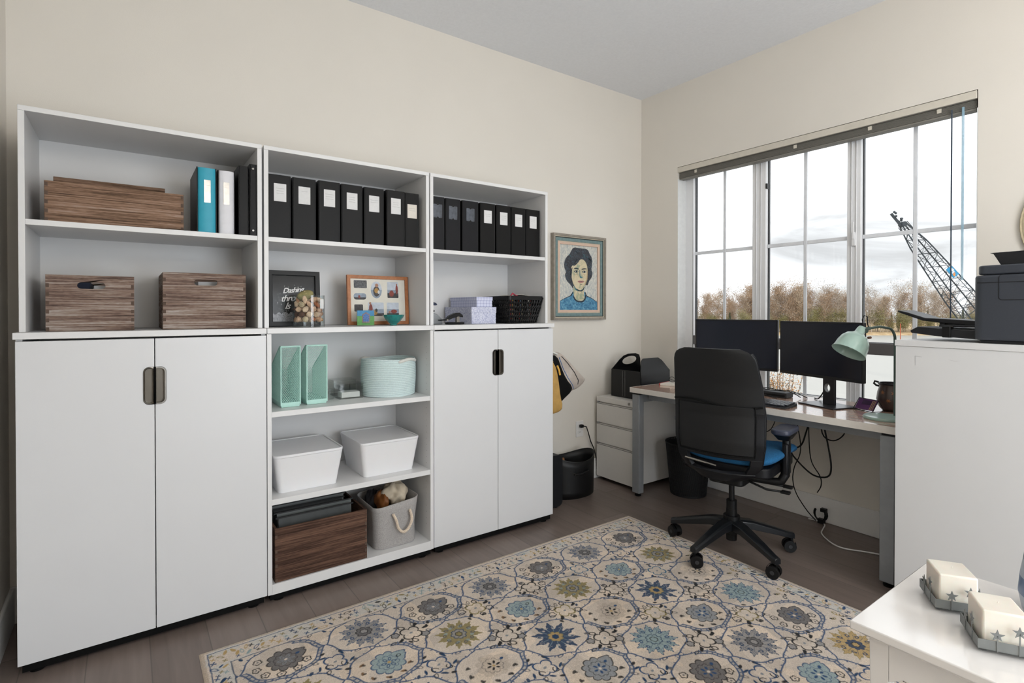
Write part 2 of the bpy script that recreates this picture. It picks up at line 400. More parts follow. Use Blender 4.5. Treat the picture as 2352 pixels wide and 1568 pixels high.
sl = MB(); sl.box(XB - .0, FX, WY0, WY1, WZ0 - .002, WZ0 + .02, M_TRIM); sl.build('sill', win, bevel=.003)
# raised blind in the head of the window
M_VAL = mat('blind_valance', 'CFC9BC', .6); M_SLAT = mat('blind_slats', '7C7972', .5); M_WAND = mat('clear_wand', '9FC3D6', .2, alpha=.6); M_CORD = mat('blind_cord', '3B4654', .6)
bl = thing('window_blind', 'raised white blind stack across the head of the window above the desk', 'blind', (XB + .01, 1.71, 2.37))
b = MB(); b.box(XB - .004, XB + .008, WY0 + .004, WY1 - .002, 2.327, 2.366, M_VAL); b.build('valance', bl, bevel=.002)
b = MB(); b.box(XB + .012, XB + .06, WY0 + .006, WY1 - .004, 2.325, 2.366, M_SLAT); b.build('headrail', bl)
b = MB()
for k in range(9): b.box(XB + .014, XB + .064, WY0 + .008, WY1 - .006, 2.286 + .0042 * k, 2.2885 + .0042 * k, M_SLAT)
b.build('slat_stack', bl)
b = MB(); b.box(XB + .014, XB + .066, WY0 + .008, WY1 - .006, 2.274, 2.284, M_SLAT); b.build('bottom_rail', bl, bevel=.002)
for y in (2.45, 1.72, 1.30, .98):
    b = MB(); b.box(XB + .009, XB + .0125, y - .010, y + .010, 2.300, 2.322, M_VAL); b.build('ladder_clip', bl, bevel=.001)
b = MB(); b.cyl((XB + .004, .925, 2.30), (XB + .004, .925, 1.20), .0032, M_CORD, 8); b.ball((XB + .004, .925, 1.19), .008, M_CORD); b.build('cord', bl)
b = MB(); b.cyl((XB + .006, .880, 2.30), (XB + .006, .880, 1.43), .0055, M_WAND, 6); b.build('tilt_wand', bl)
# fill globes added behind the camera, out of view, to brighten the room
M_LAMP = emis('fill_globe_diffuser', 'FFF1E0', 1.5)
for i, (lc, pw) in enumerate(FILL_LAMPS):
    t = thing('fill_globe', ('added frosted fill globe, unseen behind the camera near the left wall', 'added frosted fill globe, unseen behind the camera near the window side')[i], 'lamp', (lc[0], lc[1], H), group=None)
    b = MB(); b.lathe([(.0, 0), (.07, 0), (.075, -.02), (.02, -.03), (.012, -.60)], (lc[0], lc[1], H - .002), M_GREYMET, 24); b.build('ceiling_rose', t)
    b = MB(); b.ball((lc[0], lc[1], lc[2]), .17, M_LAMP, 32, 18); gl = b.build('lamp_shade', t, smooth=60)
    gl.visible_shadow = True
    L = bpy.data.lights.new('bulb', 'POINT'); L.energy = pw; L.color = (1, .945, .875); L.shadow_soft_size = .20  # point light added inside the globe as fill
    lo = bpy.data.objects.new('bulb', L); COL.objects.link(lo); lo.location = (lc[0], lc[1], lc[2] - .0)
    L.shadow_soft_size = .19

# ============================================================ CABINET WALL
F, G, BK = 2.494, 2.522, 2.944
def door(parent, x0, x1, side, z0=.042, z1=1.168):
    d = MB()
    # recessed grip cut out at the meeting edge
    hx = x1 if side < 0 else x0
    gz0, gz1, gw = .913, 1.058, .036
    outer = [(x0, z0), (x1, z0), (x1, z1), (x0, z1)]
    def D(inset):   # D-shaped half of an oblong, touching the meeting edge
        r = gw - inset; pts = []
        e = .0025 if inset else 0
        if side < 0:
            pts = [(hx - e, gz0 + inset), (hx - e, gz1 - inset)] + [(hx - (gw - .02) - (.02 - inset) * math.sin(a) , gz1 - .02 + (.02 - inset) * math.cos(a)) for a in [math.pi / 2 * k / 6 for k in range(7)]] + [(hx - (gw - .02) - (.02 - inset) * math.cos(a), gz0 + .02 - (.02 - inset) * math.sin(a)) for a in [math.pi / 2 * k / 6 for k in range(7)]]
        else:
            pts = [(hx + e, gz0 + inset), (hx + e, gz1 - inset)] + [(hx + (gw - .02) + (.02 - inset) * math.sin(a), gz1 - .02 + (.02 - inset) * math.cos(a)) for a in [math.pi / 2 * k / 6 for k in range(7)]] + [(hx + (gw - .02) + (.02 - inset) * math.cos(a), gz0 + .02 - (.02 - inset) * math.sin(a)) for a in [math.pi / 2 * k / 6 for k in range(7)]]
        return pts
    o = D(0)
    poly = (outer[:2] + [(x1, gz0)] + ([p for p in reversed(o[2:])] if side < 0 else []) + [(x1, gz1)] + outer[2:]) if side < 0 else (outer + [(x0, gz1)] + o[2:] + [(x0, gz0)])
    d.mesh(plate_me([poly], .018), onY(F + .018), M_DOORW)
    dr = d.build('door', parent, bevel=.001)
    h = MB()
    h.mesh(plate_me([D(.0005), D(.006)], .0215), onY(F + .018), M_CHROME)
    h.mesh(plate_me([D(.0005)], .002), onY(F + .018), M_CUP)
    h.build('handle', dr, bevel=.001)
M_CUP = mat('steel_cup', '6A655D', .35, metal=.8)
def plinth(t, x0, x1):
    b = MB(); b.box(x0 + .012, x1 - .012, F + .012, BK - .02, .012, .040, M_BLACKM); b.build('plinth', t)
    for x in (x0 + .05, x1 - .05):
        for y in (F + .04, BK - .06):
            b = MB(); b.lathe([(.022, 0), (.022, .006), (.014, .012)], (x, y, 0), M_BLACKM, 16); b.build('foot', t)
def base_unit(x0, x1, closed, name, label):
    t = thing(name, label, 'cabinet' if closed else 'shelf unit', ((x0 + x1) / 2, (F + BK) / 2, 0))
    b = MB(); w = .018; fy = F + .02 if closed else F
    b.box(x0, x0 + w, fy, BK, .04, 1.1745, M_WHITE); b.box(x1 - w, x1, fy, BK, .04, 1.1745, M_WHITE)
    b.box(x0 + w, x1 - w, fy, BK - .01, .04, .083, M_WHITE)
    b.build('carcass', t, bevel=.0008)
    b = MB(); b.box(x0 + .004, x1 - .004, BK - .008, BK - .001, .045, 1.172, M_WHITE); b.build('back_panel', t)
    b = MB(); b.box(x0 - (.005 if x0 < .1 else 0), x1 + (.006 if x1 > 2 else 0), F - .005, BK, 1.1755, 1.199, M_WHITE); b.build('top_panel', t, bevel=.001)
    if closed:
        c = (x0 + x1) / 2
        door(t, x0 + .001, c - .0015, -1); door(t, c + .0015, x1 - .001, 1)
    else:
        for z0, z1 in ((.811, .835), (.428, .453)):
            b = MB(); b.box(x0 + w, x1 - w, F + .002, BK - .01, z0, z1, M_WHITE); b.build('shelf', t, bevel=.001)
        b = MB()
        for k in range(30):
            for y in (F + .045, BK - .07):
                for xx in (x0 + w, x1 - w): b.cyl((xx - .0006, y, .16 + k * .032), (xx + .0006, y, .16 + k * .032), .002, M_HOLE, 8)
        b.build('shelf_pin_holes', t)['kind'] = 'stuff'
    plinth(t, x0, x1); return t
M_HOLE = mat('pin_hole', 'A09E9A', .8)
base_unit(0, .8025, True, 'storage_cabinet', 'white two-door base cabinet with oblong steel grips at the far left of the row')
base_unit(.8045, 1.6035, False, 'open_shelf_unit', 'open white base shelf unit between the two door cabinets')
base_unit(1.6055, 2.410, True, 'storage_cabinet', 'white two-door base cabinet at the right end of the row beside the hanging bags')
def addon(x0, x1, label):
    t = thing('wall_shelf_unit', label, 'shelf unit', ((x0 + x1) / 2, 2.72, 1.199), group=None)
    w = .018; b = MB()
    b.box(x0, x0 + w, G, 2.926, 1.1995, 1.975, M_WHITE); b.build('side_panel', t, bevel=.0008)
    b = MB(); b.box(x1 - w, x1, G, 2.926, 1.1995, 1.975, M_WHITE); b.build('side_panel', t, bevel=.0008)
    b = MB(); b.box(x0, x1, G - .001, 2.926, 1.975, 1.993, M_WHITE); b.build('top_panel', t, bevel=.001)
    b = MB(); b.box(x0 + w, x1 - w, G + .003, 2.918, 1.578, 1.598, M_WHITE); b.build('shelf', t, bevel=.0008)
    b = MB(); b.box(x0 + w, x1 - w, 2.919, 2.925, 1.20, 1.975, M_WHITE); b.build('back_panel', t)
    return t
addon(.008, .792, 'white add-on shelf unit holding wooden crates on top of the left cabinet')
addon(.800, 1.594, 'white add-on shelf unit with seven black binders above two picture frames')
addon(1.600, 2.390, 'white add-on shelf unit above the right cabinet nearest the portrait')

# ------------------------------------------------------------ crates
def crate(name, label, x0, x1, y0, y1, z0, h, m, hole=True, planks=0):
    t = thing(name, label, 'crate', ((x0 + x1) / 2, (y0 + y1) / 2, z0)); w = .011
    z0 += .001; z1 = z0 + h; c = (x0 + x1) / 2
    def face(y, nm):
        b = MB(); outl = [[(x0, z0), (x1, z0), (x1, z1), (x0, z1)]]
        if hole:
            hz = z1 - .038; outl.append(rrect(c - .042, c + .042, hz - .012, hz + .012, .0119, 5))
        b.mesh(plate_me(outl, w), onY(y), m); return b
    f = face(y0 + w, 'front')
    f.build('front_panel', t, bevel=.0015); face(y1, 'back').build('back_panel', t, bevel=.0015)
    for a, bb in ((x0, x0 + w), (x1 - w, x1)):
        b = MB(); b.box(a, bb, y0 + w, y1 - w, z0, z1, m); b.build('side_panel', t, bevel=.0015)
    b = MB(); b.box(x0 + w, x1 - w, y0 + w, y1 - w, z0 + .003, z0 + .012, m); b.build('bottom_panel', t)
    b = MB(); n = int(h / .016)
    for k in range(n):
        for xx in (x0, x1 - w): 
            if k % 2 == 0: b.box(xx + .0008, xx + w - .0008, y0 - .0012, y0 + .002, z0 + k * .016 + .001, z0 + k * .016 + .015, M_JOINT if random.random() < .8 else m)
    b.build('finger_joints', t)
    return t
crate('wooden_crate', 'whitewashed wooden crate with grip hole at lower left, nearest the left wall', .075, .338, 2.56, 2.89, 1.199, .207, M_CRATE)
crate('wooden_crate', 'taller whitewashed wooden crate with grip hole, right of the other crate on the lower ledge', .431, .732, 2.552, 2.89, 1.199, .230, M_CRATE)
crate('wooden_crate', 'long low wooden crate at the front of the upper left shelf', .073, .505, 2.565, 2.735, 1.598, .149, M_CRATE2, hole=False)
crate('wooden_crate', 'wooden crate peeking above the long crate on the upper left shelf', .083, .450, 2.75, 2.90, 1.598, .201, M_CRATE2, hole=False)
crate('wooden_crate', 'dark brown wooden crate of hanging files on the bottom shelf', .835, 1.250, 2.502, 2.835, .083, .235, M_CRATED, hole=False)
tag(MB().box(.10, .20, 2.62, 2.84, 1.213, 1.385, mat('navy_card', '1D2438', .7)).build('file_box', bevel=.002), 'navy card box seen through the grip hole of the lower left crate', 'box')
tag(MB().box(.212, .31, 2.62, 2.84, 1.213, 1.372, M_PAPER).build('paper_stack', bevel=.001), 'stack of white paper inside the lower left crate', 'paper')
tag(MB().box(.56, .66, 2.62, 2.84, 1.213, 1.398, M_PAPER).build('paper_stack', bevel=.001), 'stack of white paper inside the taller crate', 'paper')
# hanging files
M_FILE = mat('grey_file', '3A3D3D', .5, var=.15); M_FILE2 = mat('green_file', '36402F', .6); M_FILE3 = mat('clear_file', '5B605F', .35)
for k in range(9):
    y = 2.54 + k * .03; z = .342 + .010 * math.sin(k * 2.1) + .002 * k; x1 = 1.19 + .012 * math.sin(k * 1.7)
    if y > 2.8: break
    a = MB(); a.M = Matrix.Translation((0, y, .10)) @ Matrix.Rotation(R(-5 - k * .5), 4, 'X')
    mm = (M_FILE, M_FILE3, M_FILE)[k % 3] if k != 6 else M_FILE2
    t = thing('hanging_file', 'grey hanging file standing in the dark brown crate' if k != 6 else 'green hanging file standing in the dark brown crate', 'file', (1.0, y, .10), group='hanging files in the dark crate' if k != 6 else None)
    a.box(.862, x1, -.003, .002, 0, z - .10, mm); a.build('folder', t)
    a = MB(); a.M = Matrix.Translation((0, y, .10)) @ Matrix.Rotation(R(-5 - k * .5), 4, 'X')
    a.box(.850, x1 + .012, -.004, .003, z - .10, z - .094, M_BLACK); a.build('rail_hook', t)
# ------------------------------------------------------------ binders
def binder(label, x0, x1, y0, z0, z1, spine, lab, lx=None, lz=None, group=None, name='ring_binder', edge=M_BLACK, depth=.29, tilt=0, arch=False, lm=None, pocket=False):
    t = thing(name, label, 'binder', ((x0 + x1) / 2, y0, z0), group=group)
    if arch:
        p = MB(); n = 14; hw = (x1 - x0) / 2; c = (x0 + x1) / 2; e = .004
        pts = [(c + (hw - e) * math.sin(math.pi * (k / n - .5)), y0 + .012 - .012 * math.cos(math.pi * (k / n - .5))) for k in range(n + 1)]
        p.prism(pts + [(x1 - e, y0 + .02), (x0 + e, y0 + .02)], z0 + .001, z1 - .004, spine); p.build('spine', t)
    else:
        p = MB(); p.box(x0 + .0035, x1 - .0035, y0, y0 + .004, z0 + .001, z1, spine); p.build('spine', t, bevel=.001)
    for a, b in ((x0, x0 + .0035), (x1 - .0035, x1)):
        p = MB(); p.box(a, b, y0 + (.01 if arch else .001), y0 + depth, z0 + .001, z1, edge); p.build('cover', t, bevel=.001)
    p = MB(); p.box(x0 + .006, x1 - .006, y0 + .03, y0 + depth - .015, z0 + .006, z1 - .008, M_CREAMP if pocket != 2 else M_PAPER); p.build('pages', t)
    if lab:
        lx = lx or ((x0 + x1) / 2 - .026, (x0 + x1) / 2 + .026); lz = lz or (z1 - .118, z1 - .040)
        p = MB()
        if pocket:
            pts = rrect(lx[0], lx[1], lz[0], lz[1], .004, 3); p.mesh(plate_me([pts], .0008), onY(y0 - .0004), M_POCK)
            for cx in ((lx[0] + lx[1]) / 2,):
                for zz in lz: p.mesh(plate_me([ell(cx, zz, .006, .006, 12)], .0008), onY(y0 - .0012), M_BLACK)
            p.build('label_pocket', t)
        else:
            p.mesh(plate_me([rrect(lx[0], lx[1], lz[0], lz[1], .001, 2)], .0008), onY(y0 - .0004), lm or M_PAPER)
            for q in range(random.choice((1, 2, 3, 3))):
                zz = lz[1] - .022 - q * .011; ww = random.uniform(.5, .8) * (lx[1] - lx[0]) / 2; cx = (lx[0] + lx[1]) / 2
                p.box(cx - ww, cx + ww, y0 - .0015, y0 - .0011, zz, zz + .0012, M_INK)
            p.build('label', t)
    return t
M_POCK = mat('clear_pocket', '4E545E', .25, var=.4, scale=25); M_INK = mat('grey_ink', 'A7A7A5', .7)
M_TEAL = mat('turquoise_board', '2E9CB4', .45); M_WHB = mat('white_board', 'D8D8DD', .4); M_SILV = mat('silver_label', 'BDBAB4', .3, metal=.6, var=.2)
M_BIND = mat('black_binder_vinyl', '0A0A0B', .45, var=.08, scale=40, spec=.25); M_BIND2 = mat('navy_black_binder', '0C0D13', .45, var=.08, spec=.28)
binder('turquoise ring binder with silver label beside the white binder', .550, .622, 2.54, 1.598, 1.869, M_TEAL, True, (.575, .599), (1.722, 1.815), arch=True, lm=M_SILV)
binder('white ring binder with silver label right of the turquoise binder', .627, .692, 2.545, 1.598, 1.868, M_WHB, True, (.647, .669), (1.722, 1.815), arch=True, lm=M_SILV)
binder('plain black binder just right of the white binder', .703, .741, 2.535, 1.598, 1.893, M_BIND, False)
t = binder('thin black binder with two steel rivets against the shelf side', .745, .7735, 2.53, 1.598, 1.905, M_BIND, False)
p = MB()
for z in (1.62, 1.885): p.cyl((.758, 2.5305, z), (.758, 2.527, z), .004, M_CHROME, 12)
p.build('rivets', t)
ords = ['leftmost', 'second', 'third', 'fourth', 'fifth', 'sixth', 'narrow rightmost']
xs = [(.821, .919), (.927, 1.030), (1.040, 1.140), (1.148, 1.251), (1.260, 1.361), (1.373, 1.471), (1.476, 1.552)]
for i, (a, b) in enumerate(xs):
    a = max(a, .8195)
    binder('%s black box file with %s label on the upper middle shelf' % (ords[i], 'a cream' if i == 6 else 'a white'), a, b, 2.555 + .004 * math.sin(i * 2.2), 1.598, 1.881, M_BIND, True, None if i else (.847, .899), (1.763, 1.842) if i < 6 else (1.752, 1.823), name='box_file', lm=M_CREAMP if i == 6 else None)
xs = [(1.6195, 1.702), (1.710, 1.802), (1.813, 1.917), (1.928, 2.028), (2.037, 2.136), (2.145, 2.247), (2.254, 2.358)]
for i, (a, b) in enumerate(xs):
    if i < 3: lab = '%s black box file with an empty clear pocket on the upper right shelf' % ords[i]
    else: lab = '%s black box file on the upper right shelf, with a white label' % (ords[i] if i < 6 else 'rightmost')
    binder(lab, a, b, 2.555 + .003 * math.sin(i * 1.3), 1.598, 1.882, M_BIND if i > 2 else M_BIND2, True, None, (1.770, 1.842), name='box_file', pocket=(i < 3))
# ------------------------------------------------------------ pictures on the middle shelf
def frame4(b, x0, x1, z0, z1, w, y, d, m, prof=0):
    b.mesh(plate_me([[(x0, z0), (x1, z0), (x1, z1), (x0, z1)], [(x0 + w, z0 + w), (x1 - w, z0 + w), (x1 - w, z1 - w), (x0 + w, z1 - w)]], d), onY(y), m)
Z0 = 1.200
LEAN = lambda y: Matrix.Translation((0, y, Z0)) @ Matrix.Rotation(R(-4), 4, 'X') @ Matrix.Translation((0, -y, -Z0))
LP = Matrix.Translation((.006, .030, 0)) @ LEAN(2.66)
t = thing('lettered_picture', 'black framed print with white brush lettering behind the jar', 'picture', (.955, 2.63, Z0))
M_PRINT = mat('charcoal_print', '1D1D1E', .6); M_CHALK = mat('chalk_white', 'F2F2F2', .8); M_SNOW = mat('snow_grey', '8F8F92', .9, var=.5, scale=180)
b = MB(); b.M = LP; frame4(b, .836, 1.074, Z0, 1.463, .022, 2.660, .030, M_BLACK); b.build('frame', t, bevel=.002)
b = MB(); b.M = LP; b.box(.856, 1.054, 2.648, 2.655, Z0 + .02, 1.443, M_PRINT); b.build('print', t)
b = MB(); b.M = LP
pts = [(.858, Z0 + .022), (1.052, Z0 + .022)] + [(1.052 - .194 * k / 24, Z0 + .062 + random.uniform(-.006, .008)) for k in range(25)]
b.mesh(plate_me([pts], .0006), onY(2.6478), M_SNOW); b.build('snow_drift', t)
b = MB(); b.M = LP
def script(txt, x, z, sz, rot, sh=.28): b.mesh(text_me(txt, sz, .0008, shear=sh, spacing=.86, offset=.0006), onY(2.6472) @ Matrix.Translation((x, z, 0)) @ Matrix.Rotation(R(rot), 4, 'Z'), M_CHALK)
script('Dashing', .953, 1.362, .034, 6, .4); script('through', .955, 1.322, .042, 5, .4); script('Is', .925, 1.283, .044, 0, .4)
for k in range(70):
    a = random.uniform(0, 6.28); r = random.uniform(.05, .078); x = .953 + r * math.cos(a) * 1.0; z = 1.325 + r * math.sin(a)
    if .87 < x < 1.04 and z > 1.27: b.mesh(plate_me([ell(x, z, .0009, .0009, 6)], .0006), onY(2.6474), M_CHALK)
b.build('lettering', t)
b = MB(); b.M = LP; b.box(.858, 1.052, 2.640, 2.6415, Z0 + .022, 1.441, M_PGLASS); b.build('glazing', t)
# jar of potpourri
JX, JY, JR = 1.000, 2.578, .0718
t = thing('glass_jar', 'clear round glass jar full of potpourri in front of the lettered picture', 'jar', (JX, JY, Z0))
b = MB(); b.lathe([(0, .0), (JR, 0), (JR, .146), (JR - .003, .146), (JR - .003, .016), (0, .016)], (JX, JY, Z0), M_JAR, 40); b.build('vessel', t, smooth=50)
b = MB(); b.box(JX + .036, JX + .052, JY - JR + .012, JY - JR + .0126, Z0 + .085, Z0 + .128, M_PAPER); b.M = Matrix.Identity(4); b.build('paper_tag', t)
pk = ['D9B79A', 'C9A184', '9C5A34', '6B3A28', 'CDB897', 'B98A68', 'C98B3C', '8A8257', 'E0C4A8', '5A3A2A']
PM = [mat('potpourri_%s' % n, c, .8, var=.25, scale=60, bump=.4) for n, c in zip(['blush', 'tan', 'rust', 'brown', 'husk', 'bark', 'amber', 'moss', 'shell', 'dark'], pk)]
kinds = []
def sphere_piece(m):
    b = MB(); b.ball((0, 0, 0), .015, m, 12, 8, (1, 1, .9), .06); return b
def shell_piece(m):
    b = MB(); prof = [(.002, -.02), (.012, -.012), (.016, -.002), (.011, .008), (.006, .014), (.001, .022)]
    b.lathe(prof, (0, 0, 0), m, 12); 
    for k in range(5): b.tube([(.016 * math.cos(a) * (1 - .1 * k), .016 * math.sin(a) * (1 - .1 * k), -.004 + .005 * k) for a in [i * .6 for i in range(11)]], .0016, m, 5)
    return b
def pod_piece(m):
    b = MB(); b.ball((0, 0, 0), .02, m, 14, 8, (1.25, .6, .55), .05)
    for k in range(5): b.tube([(-.024, 0, 0), (0, .013 * math.cos(k * 1.256), .012 * math.sin(k * 1.256)), (.024, 0, 0)], .0015, m, 5)
    return b
fns = [(sphere_piece, 'round dried ball among the potpourri in the glass jar', 'potpourri_ball', 'dried balls in the jar'), (shell_piece, 'small seashell among the potpourri in the glass jar', 'seashell', 'seashells in the jar'), (pod_piece, 'curled dried pod among the potpourri in the glass jar', 'seed_pod', 'dried pods in the jar')]
ringn = 0
for lay in range(5):
    z = Z0 + .036 + lay * .0225
    for k in range(10 if lay < 4 else 8):
        rr = (JR - .022) if k < 9 else .008
        if lay == 4: rr = .046 if k < 7 else 0
        a = k * 2 * math.pi / (9 if lay < 4 else 7) + lay * .35
        fi = random.choice((0, 1, 1, 2)) if lay < 4 else random.choice((2, 0, 1)); fn, lab, nm, grp = fns[fi]
        m = random.choice([PM[q] for q in (0, 0, 1, 1, 2, 3, 4, 5, 6, 8, 8, 9)]); o = fn(m).build(nm, local=True, smooth=60)
        o.location = (JX + rr * math.cos(a), JY + rr * math.sin(a), z); o.rotation_euler = (random.uniform(0, 6), random.uniform(0, 6), random.uniform(0, 6)); o.scale = (.82,) * 3 if fi else (.95,) * 3
        tag(o, lab, 'potpourri', grp)
b = MB(); b.M = Matrix.Translation((JX - .018, JY - .014, Z0 + .146)) @ Matrix.Rotation(R(-18), 4, 'Y')
b.ball((0, 0, 0), .033, PM[7], 16, 10, (1.15, .8, .68), .04)
for k in range(9): b.tube([(-.036, 0, 0), (0, .026 * math.cos(k * .7), .0235 * math.sin(k * .7)), (.037, 0, 0)], .0013, PM[4], 5)
tag(b.build('dried_artichoke', smooth=60), 'large dried green husk on top of the potpourri jar', 'potpourri')
# photo collage frame
t = thing('photo_collage', 'wood framed collage of seven small photos on the middle shelf', 'picture', (1.404, 2.72, Z0))
M_OAK = rampmat('honey_wood', (1, 1, 1), noise_fac(30, 6, .6, 1), [(.3, '9A5E34'), (.7, 'B9794A')], .45)
M_MAT = mat('cream_mount', 'E6E3D8', .85)
L2 = lambda: LEAN(2.745)
b = MB(); b.M = L2(); frame4(b, 1.235, 1.573, Z0, 1.460, .018, 2.740, .018, M_OAK); b.build('frame', t, bevel=.0015)
b = MB(); b.M = L2(); b.box(1.25, 1.558, 2.730, 2.737, Z0 + .015, 1.445, M_MAT); b.build('mount', t)
SKYP = mat('photo_sky', 'C3CCD8', .5, var=.12, scale=50); WATP = mat('photo_water', '8E9CAD', .5, var=.2, scale=80); DRK = mat('photo_dark', '3C3A3C', .6, var=.6, scale=120); REDP = mat('photo_red', '8C4238', .6, var=.3, scale=80); YELP = mat('photo_yellow', 'B98F4C', .6, var=.3, scale=80); SKN = mat('photo_skin', 'A87A62', .6); MIXP = mat('photo_mixed', '55585C', .6, var=.8, scale=160); LIP = mat('photo_light', 'C8CBD0', .6, var=.15, scale=60)
ph = [('R', 1.272, 1.342, 1.393, 1.434, MIXP, 0), ('O', 1.363, 1.424, 1.340, 1.430, SKYP, 1), ('R', 1.455, 1.518, 1.343, 1.430, SKYP, 2), ('C', 1.270, 1.337, 1.332, 1.366, WATP, 3), ('R', 1.272, 1.318, 1.270, 1.307, DRK, 0), ('R', 1.345, 1.432, 1.246, 1.318, SKYP, 4), ('R', 1.450, 1.518, 1.246, 1.318, SKYP, 5)]
for sh, x0, x1, z0, z1, m, sc in ph:
    b = MB(); b.M = L2(); cx, cz, hw, hh = (x0 + x1) / 2, (z0 + z1) / 2, (x1 - x0) / 2, (z1 - z0) / 2
    if sh == 'O': out = ell(cx, cz, hw, hh, 28)
    elif sh == 'C': out = rrect(x0, x1, z0, z1, hh * .85, 6)
    else: out = rrect(x0, x1, z0, z1, .004, 3)
    P = lambda poly, mm, lv: b.mesh(plate_me([poly], .0004), onY(2.7298 - .0004 * lv), mm)
    P(out, m, 0)
    def clipbot(f):   # lower fraction of the outline
        zz = z0 + (z1 - z0) * f; return [(x, min(z, zz)) for x, z in out]
    if sc in (1, 2, 4, 5): P(clipbot(.5), WATP, 1); P(clipbot(.2 if sc != 2 else .3), DRK, 2)
    if sc == 3: P(clipbot(.35), DRK, 1)
    if sc == 1:
        P(ell(cx, cz - .008, .018, .028, 12), DRK, 3); P(ell(cx + .002, cz + .024, .009, .010, 12), SKN, 4); P(ell(cx, cz - .004, .012, .014, 10), YELP, 4); P(ell(cx + .012, cz - .012, .006, .01, 8), M_PAPER, 5)
    if sc == 2:
        P(ell(cx - .008, cz - .020, .013, .018, 10), REDP, 3); P(ell(cx + .022, cz + .002, .007, .026, 10), REDP, 3); P(ell(cx + .022, cz + .03, .004, .005, 8), SKN, 4); P([(cx, z0 + .002), (cx + .016, z0 + .002), (cx + .022, cz)], DRK, 4)
    if sc == 3: P(ell(cx - .004, cz - .002, .006, .009, 8), REDP, 2)
    if sc == 4:
        P(ell(x0 + .015, cz + .004, .010, .024, 10), REDP, 3); P(ell(x0 + .012, cz + .032, .006, .006, 8), SKN, 4); P(ell(x0 + .035, cz - .018, .016, .014, 10), YELP, 4); P(ell(x0 + .045, cz - .006, .007, .01, 8), DRK, 5)
    if sc == 5: P(ell(cx + .005, cz - .012, .018, .011, 10), REDP, 3); P(ell(cx - .02, cz - .016, .006, .006, 8), SKN, 4)
    b.build('photo', t)
b = MB(); b.M = L2(); b.box(1.254, 1.554, 2.7225, 2.7235, Z0 + .019, 1.441, M_PGLASS); b.build('glazing', t)
# small glass picture block
t = thing('picture_block', 'small square green and blue picture block in front of the photo collage', 'picture', (1.303, 2.66, Z0))
b = MB(); b.box(1.257, 1.350, 2.660, 2.672, Z0, Z0 + .078, M_JAR); b.build('glass_block', t, bevel=.002)
GRN = mat('painted_green', '5E9A52', .5, var=.15, scale=90); BLU = mat('painted_blue', '3F86B4', .5, var=.15, scale=90)
b = MB(); b.box(1.259, 1.348, 2.656, 2.6595, Z0 + .001, Z0 + .048, GRN); b.box(1.259, 1.348, 2.656, 2.6595, Z0 + .048, Z0 + .076, BLU); b.build('painting', t)
b = MB(); b.mesh(plate_me([[(1.284, Z0 + .014), (1.323, Z0 + .014), (1.325, Z0 + .055), (1.304, Z0 + .068), (1.284, Z0 + .056)]], .002), onY(2.656), mat('pink_brick', '8E7A78', .6, var=.4, scale=200))
b.mesh(plate_me([[(1.289, Z0 + .02), (1.318, Z0 + .02), (1.319, Z0 + .052), (1.304, Z0 + .062), (1.289, Z0 + .052)]], .001), onY(2.654), mat('painted_blue_house', '4A6FA8', .5, var=.7, scale=160)); b.build('motif', t)
# teal bowl
BX, BY = 1.440, 2.625
b = MB(); b.lathe([(0, .004), (.012, 0), (.018, .0), (.018, .006), (.034, .020), (.050, .040), (.056, .054), (.053, .054), (.046, .042), (.030, .024), (0, .014)], (BX, BY, Z0), mat('teal_glass', '0E7C78', .08, coat=1, var=.2, scale=60), 12)
tag(b.build('glass_bowl', smooth=20), 'small faceted teal glass bowl right of the picture block', 'bowl')
# ------------------------------------------------------------ right niche: boxes, punch, basket
def plaid(name):
    m = bpy.data.materials.new(name); m.use_nodes = True; t = m.node_tree; b = t.nodes['Principled BSDF']; b.inputs['Roughness'].default_value = .6
    tc = nn(t, 'ShaderNodeTexCoord'); sp = nn(t, 'ShaderNodeSeparateXYZ'); t.links.new(tc.outputs['Object'], sp.inputs[0])
    def st(sock, per, w):
        u = math_(t, 'FRACT', math_(t, 'DIVIDE', sock, per)); return math_(t, 'LESS_THAN', u, w)
    xy = math_(t, 'ADD', sp.outputs[0], sp.outputs[1])
    f = math_(t, 'ADD', math_(t, 'ADD', st(xy, .02, .3), st(sp.outputs[2], .0165, .3)), math_(t, 'MULTIPLY', math_(t, 'ADD', st(xy, .0067, .25), st(sp.outputs[2], .0055, .25)), .5))
    r = nn(t, 'ShaderNodeValToRGB'); r.color_ramp.elements[0].color = lin('D5D8EC') + (1,); r.color_ramp.elements[1].color = lin('8F97C2') + (1,); r.color_ramp.elements[1].position = 1
    t.links.new(math_(t, 'DIVIDE', f, 3), r.inputs[0]); t.links.new(r.outputs[0], b.inputs['Base Color']); return m
M_PLAID = plaid('lavender_plaid'); M_FLORAL = rampmat('lavender_floral', (1, 1, 1), noise_fac(60, 4, .6, 2.2), [(.38, 'A3A8C6'), (.5, 'C0C3D8'), (.62, 'DADCE8')], .6)
def lidbox(nm, label, x0, x1, y0, y1, z0, z1, m):
    t = thing(nm, label, 'box', ((x0 + x1) / 2, (y0 + y1) / 2, z0)); lh = (z1 - z0) * .36
    b = MB(); b.box(x0 + .002, x1 - .002, y0 + .002, y1 - .002, z0, z1 - lh * .4, m); b.build('box_body', t, bevel=.001)
    b = MB(); b.box(x0, x1, y0, y1, z1 - lh, z1, m); b.build('lid', t, bevel=.001)
lidbox('gift_box', 'lavender floral patterned box underneath the plaid box', 1.886, 2.054, 2.58, 2.89, Z0, 1.296, M_FLORAL)
lidbox('gift_box', 'lavender plaid box stacked on the floral box', 1.922, 2.032, 2.585, 2.89, 1.2965, 1.354, M_PLAID)
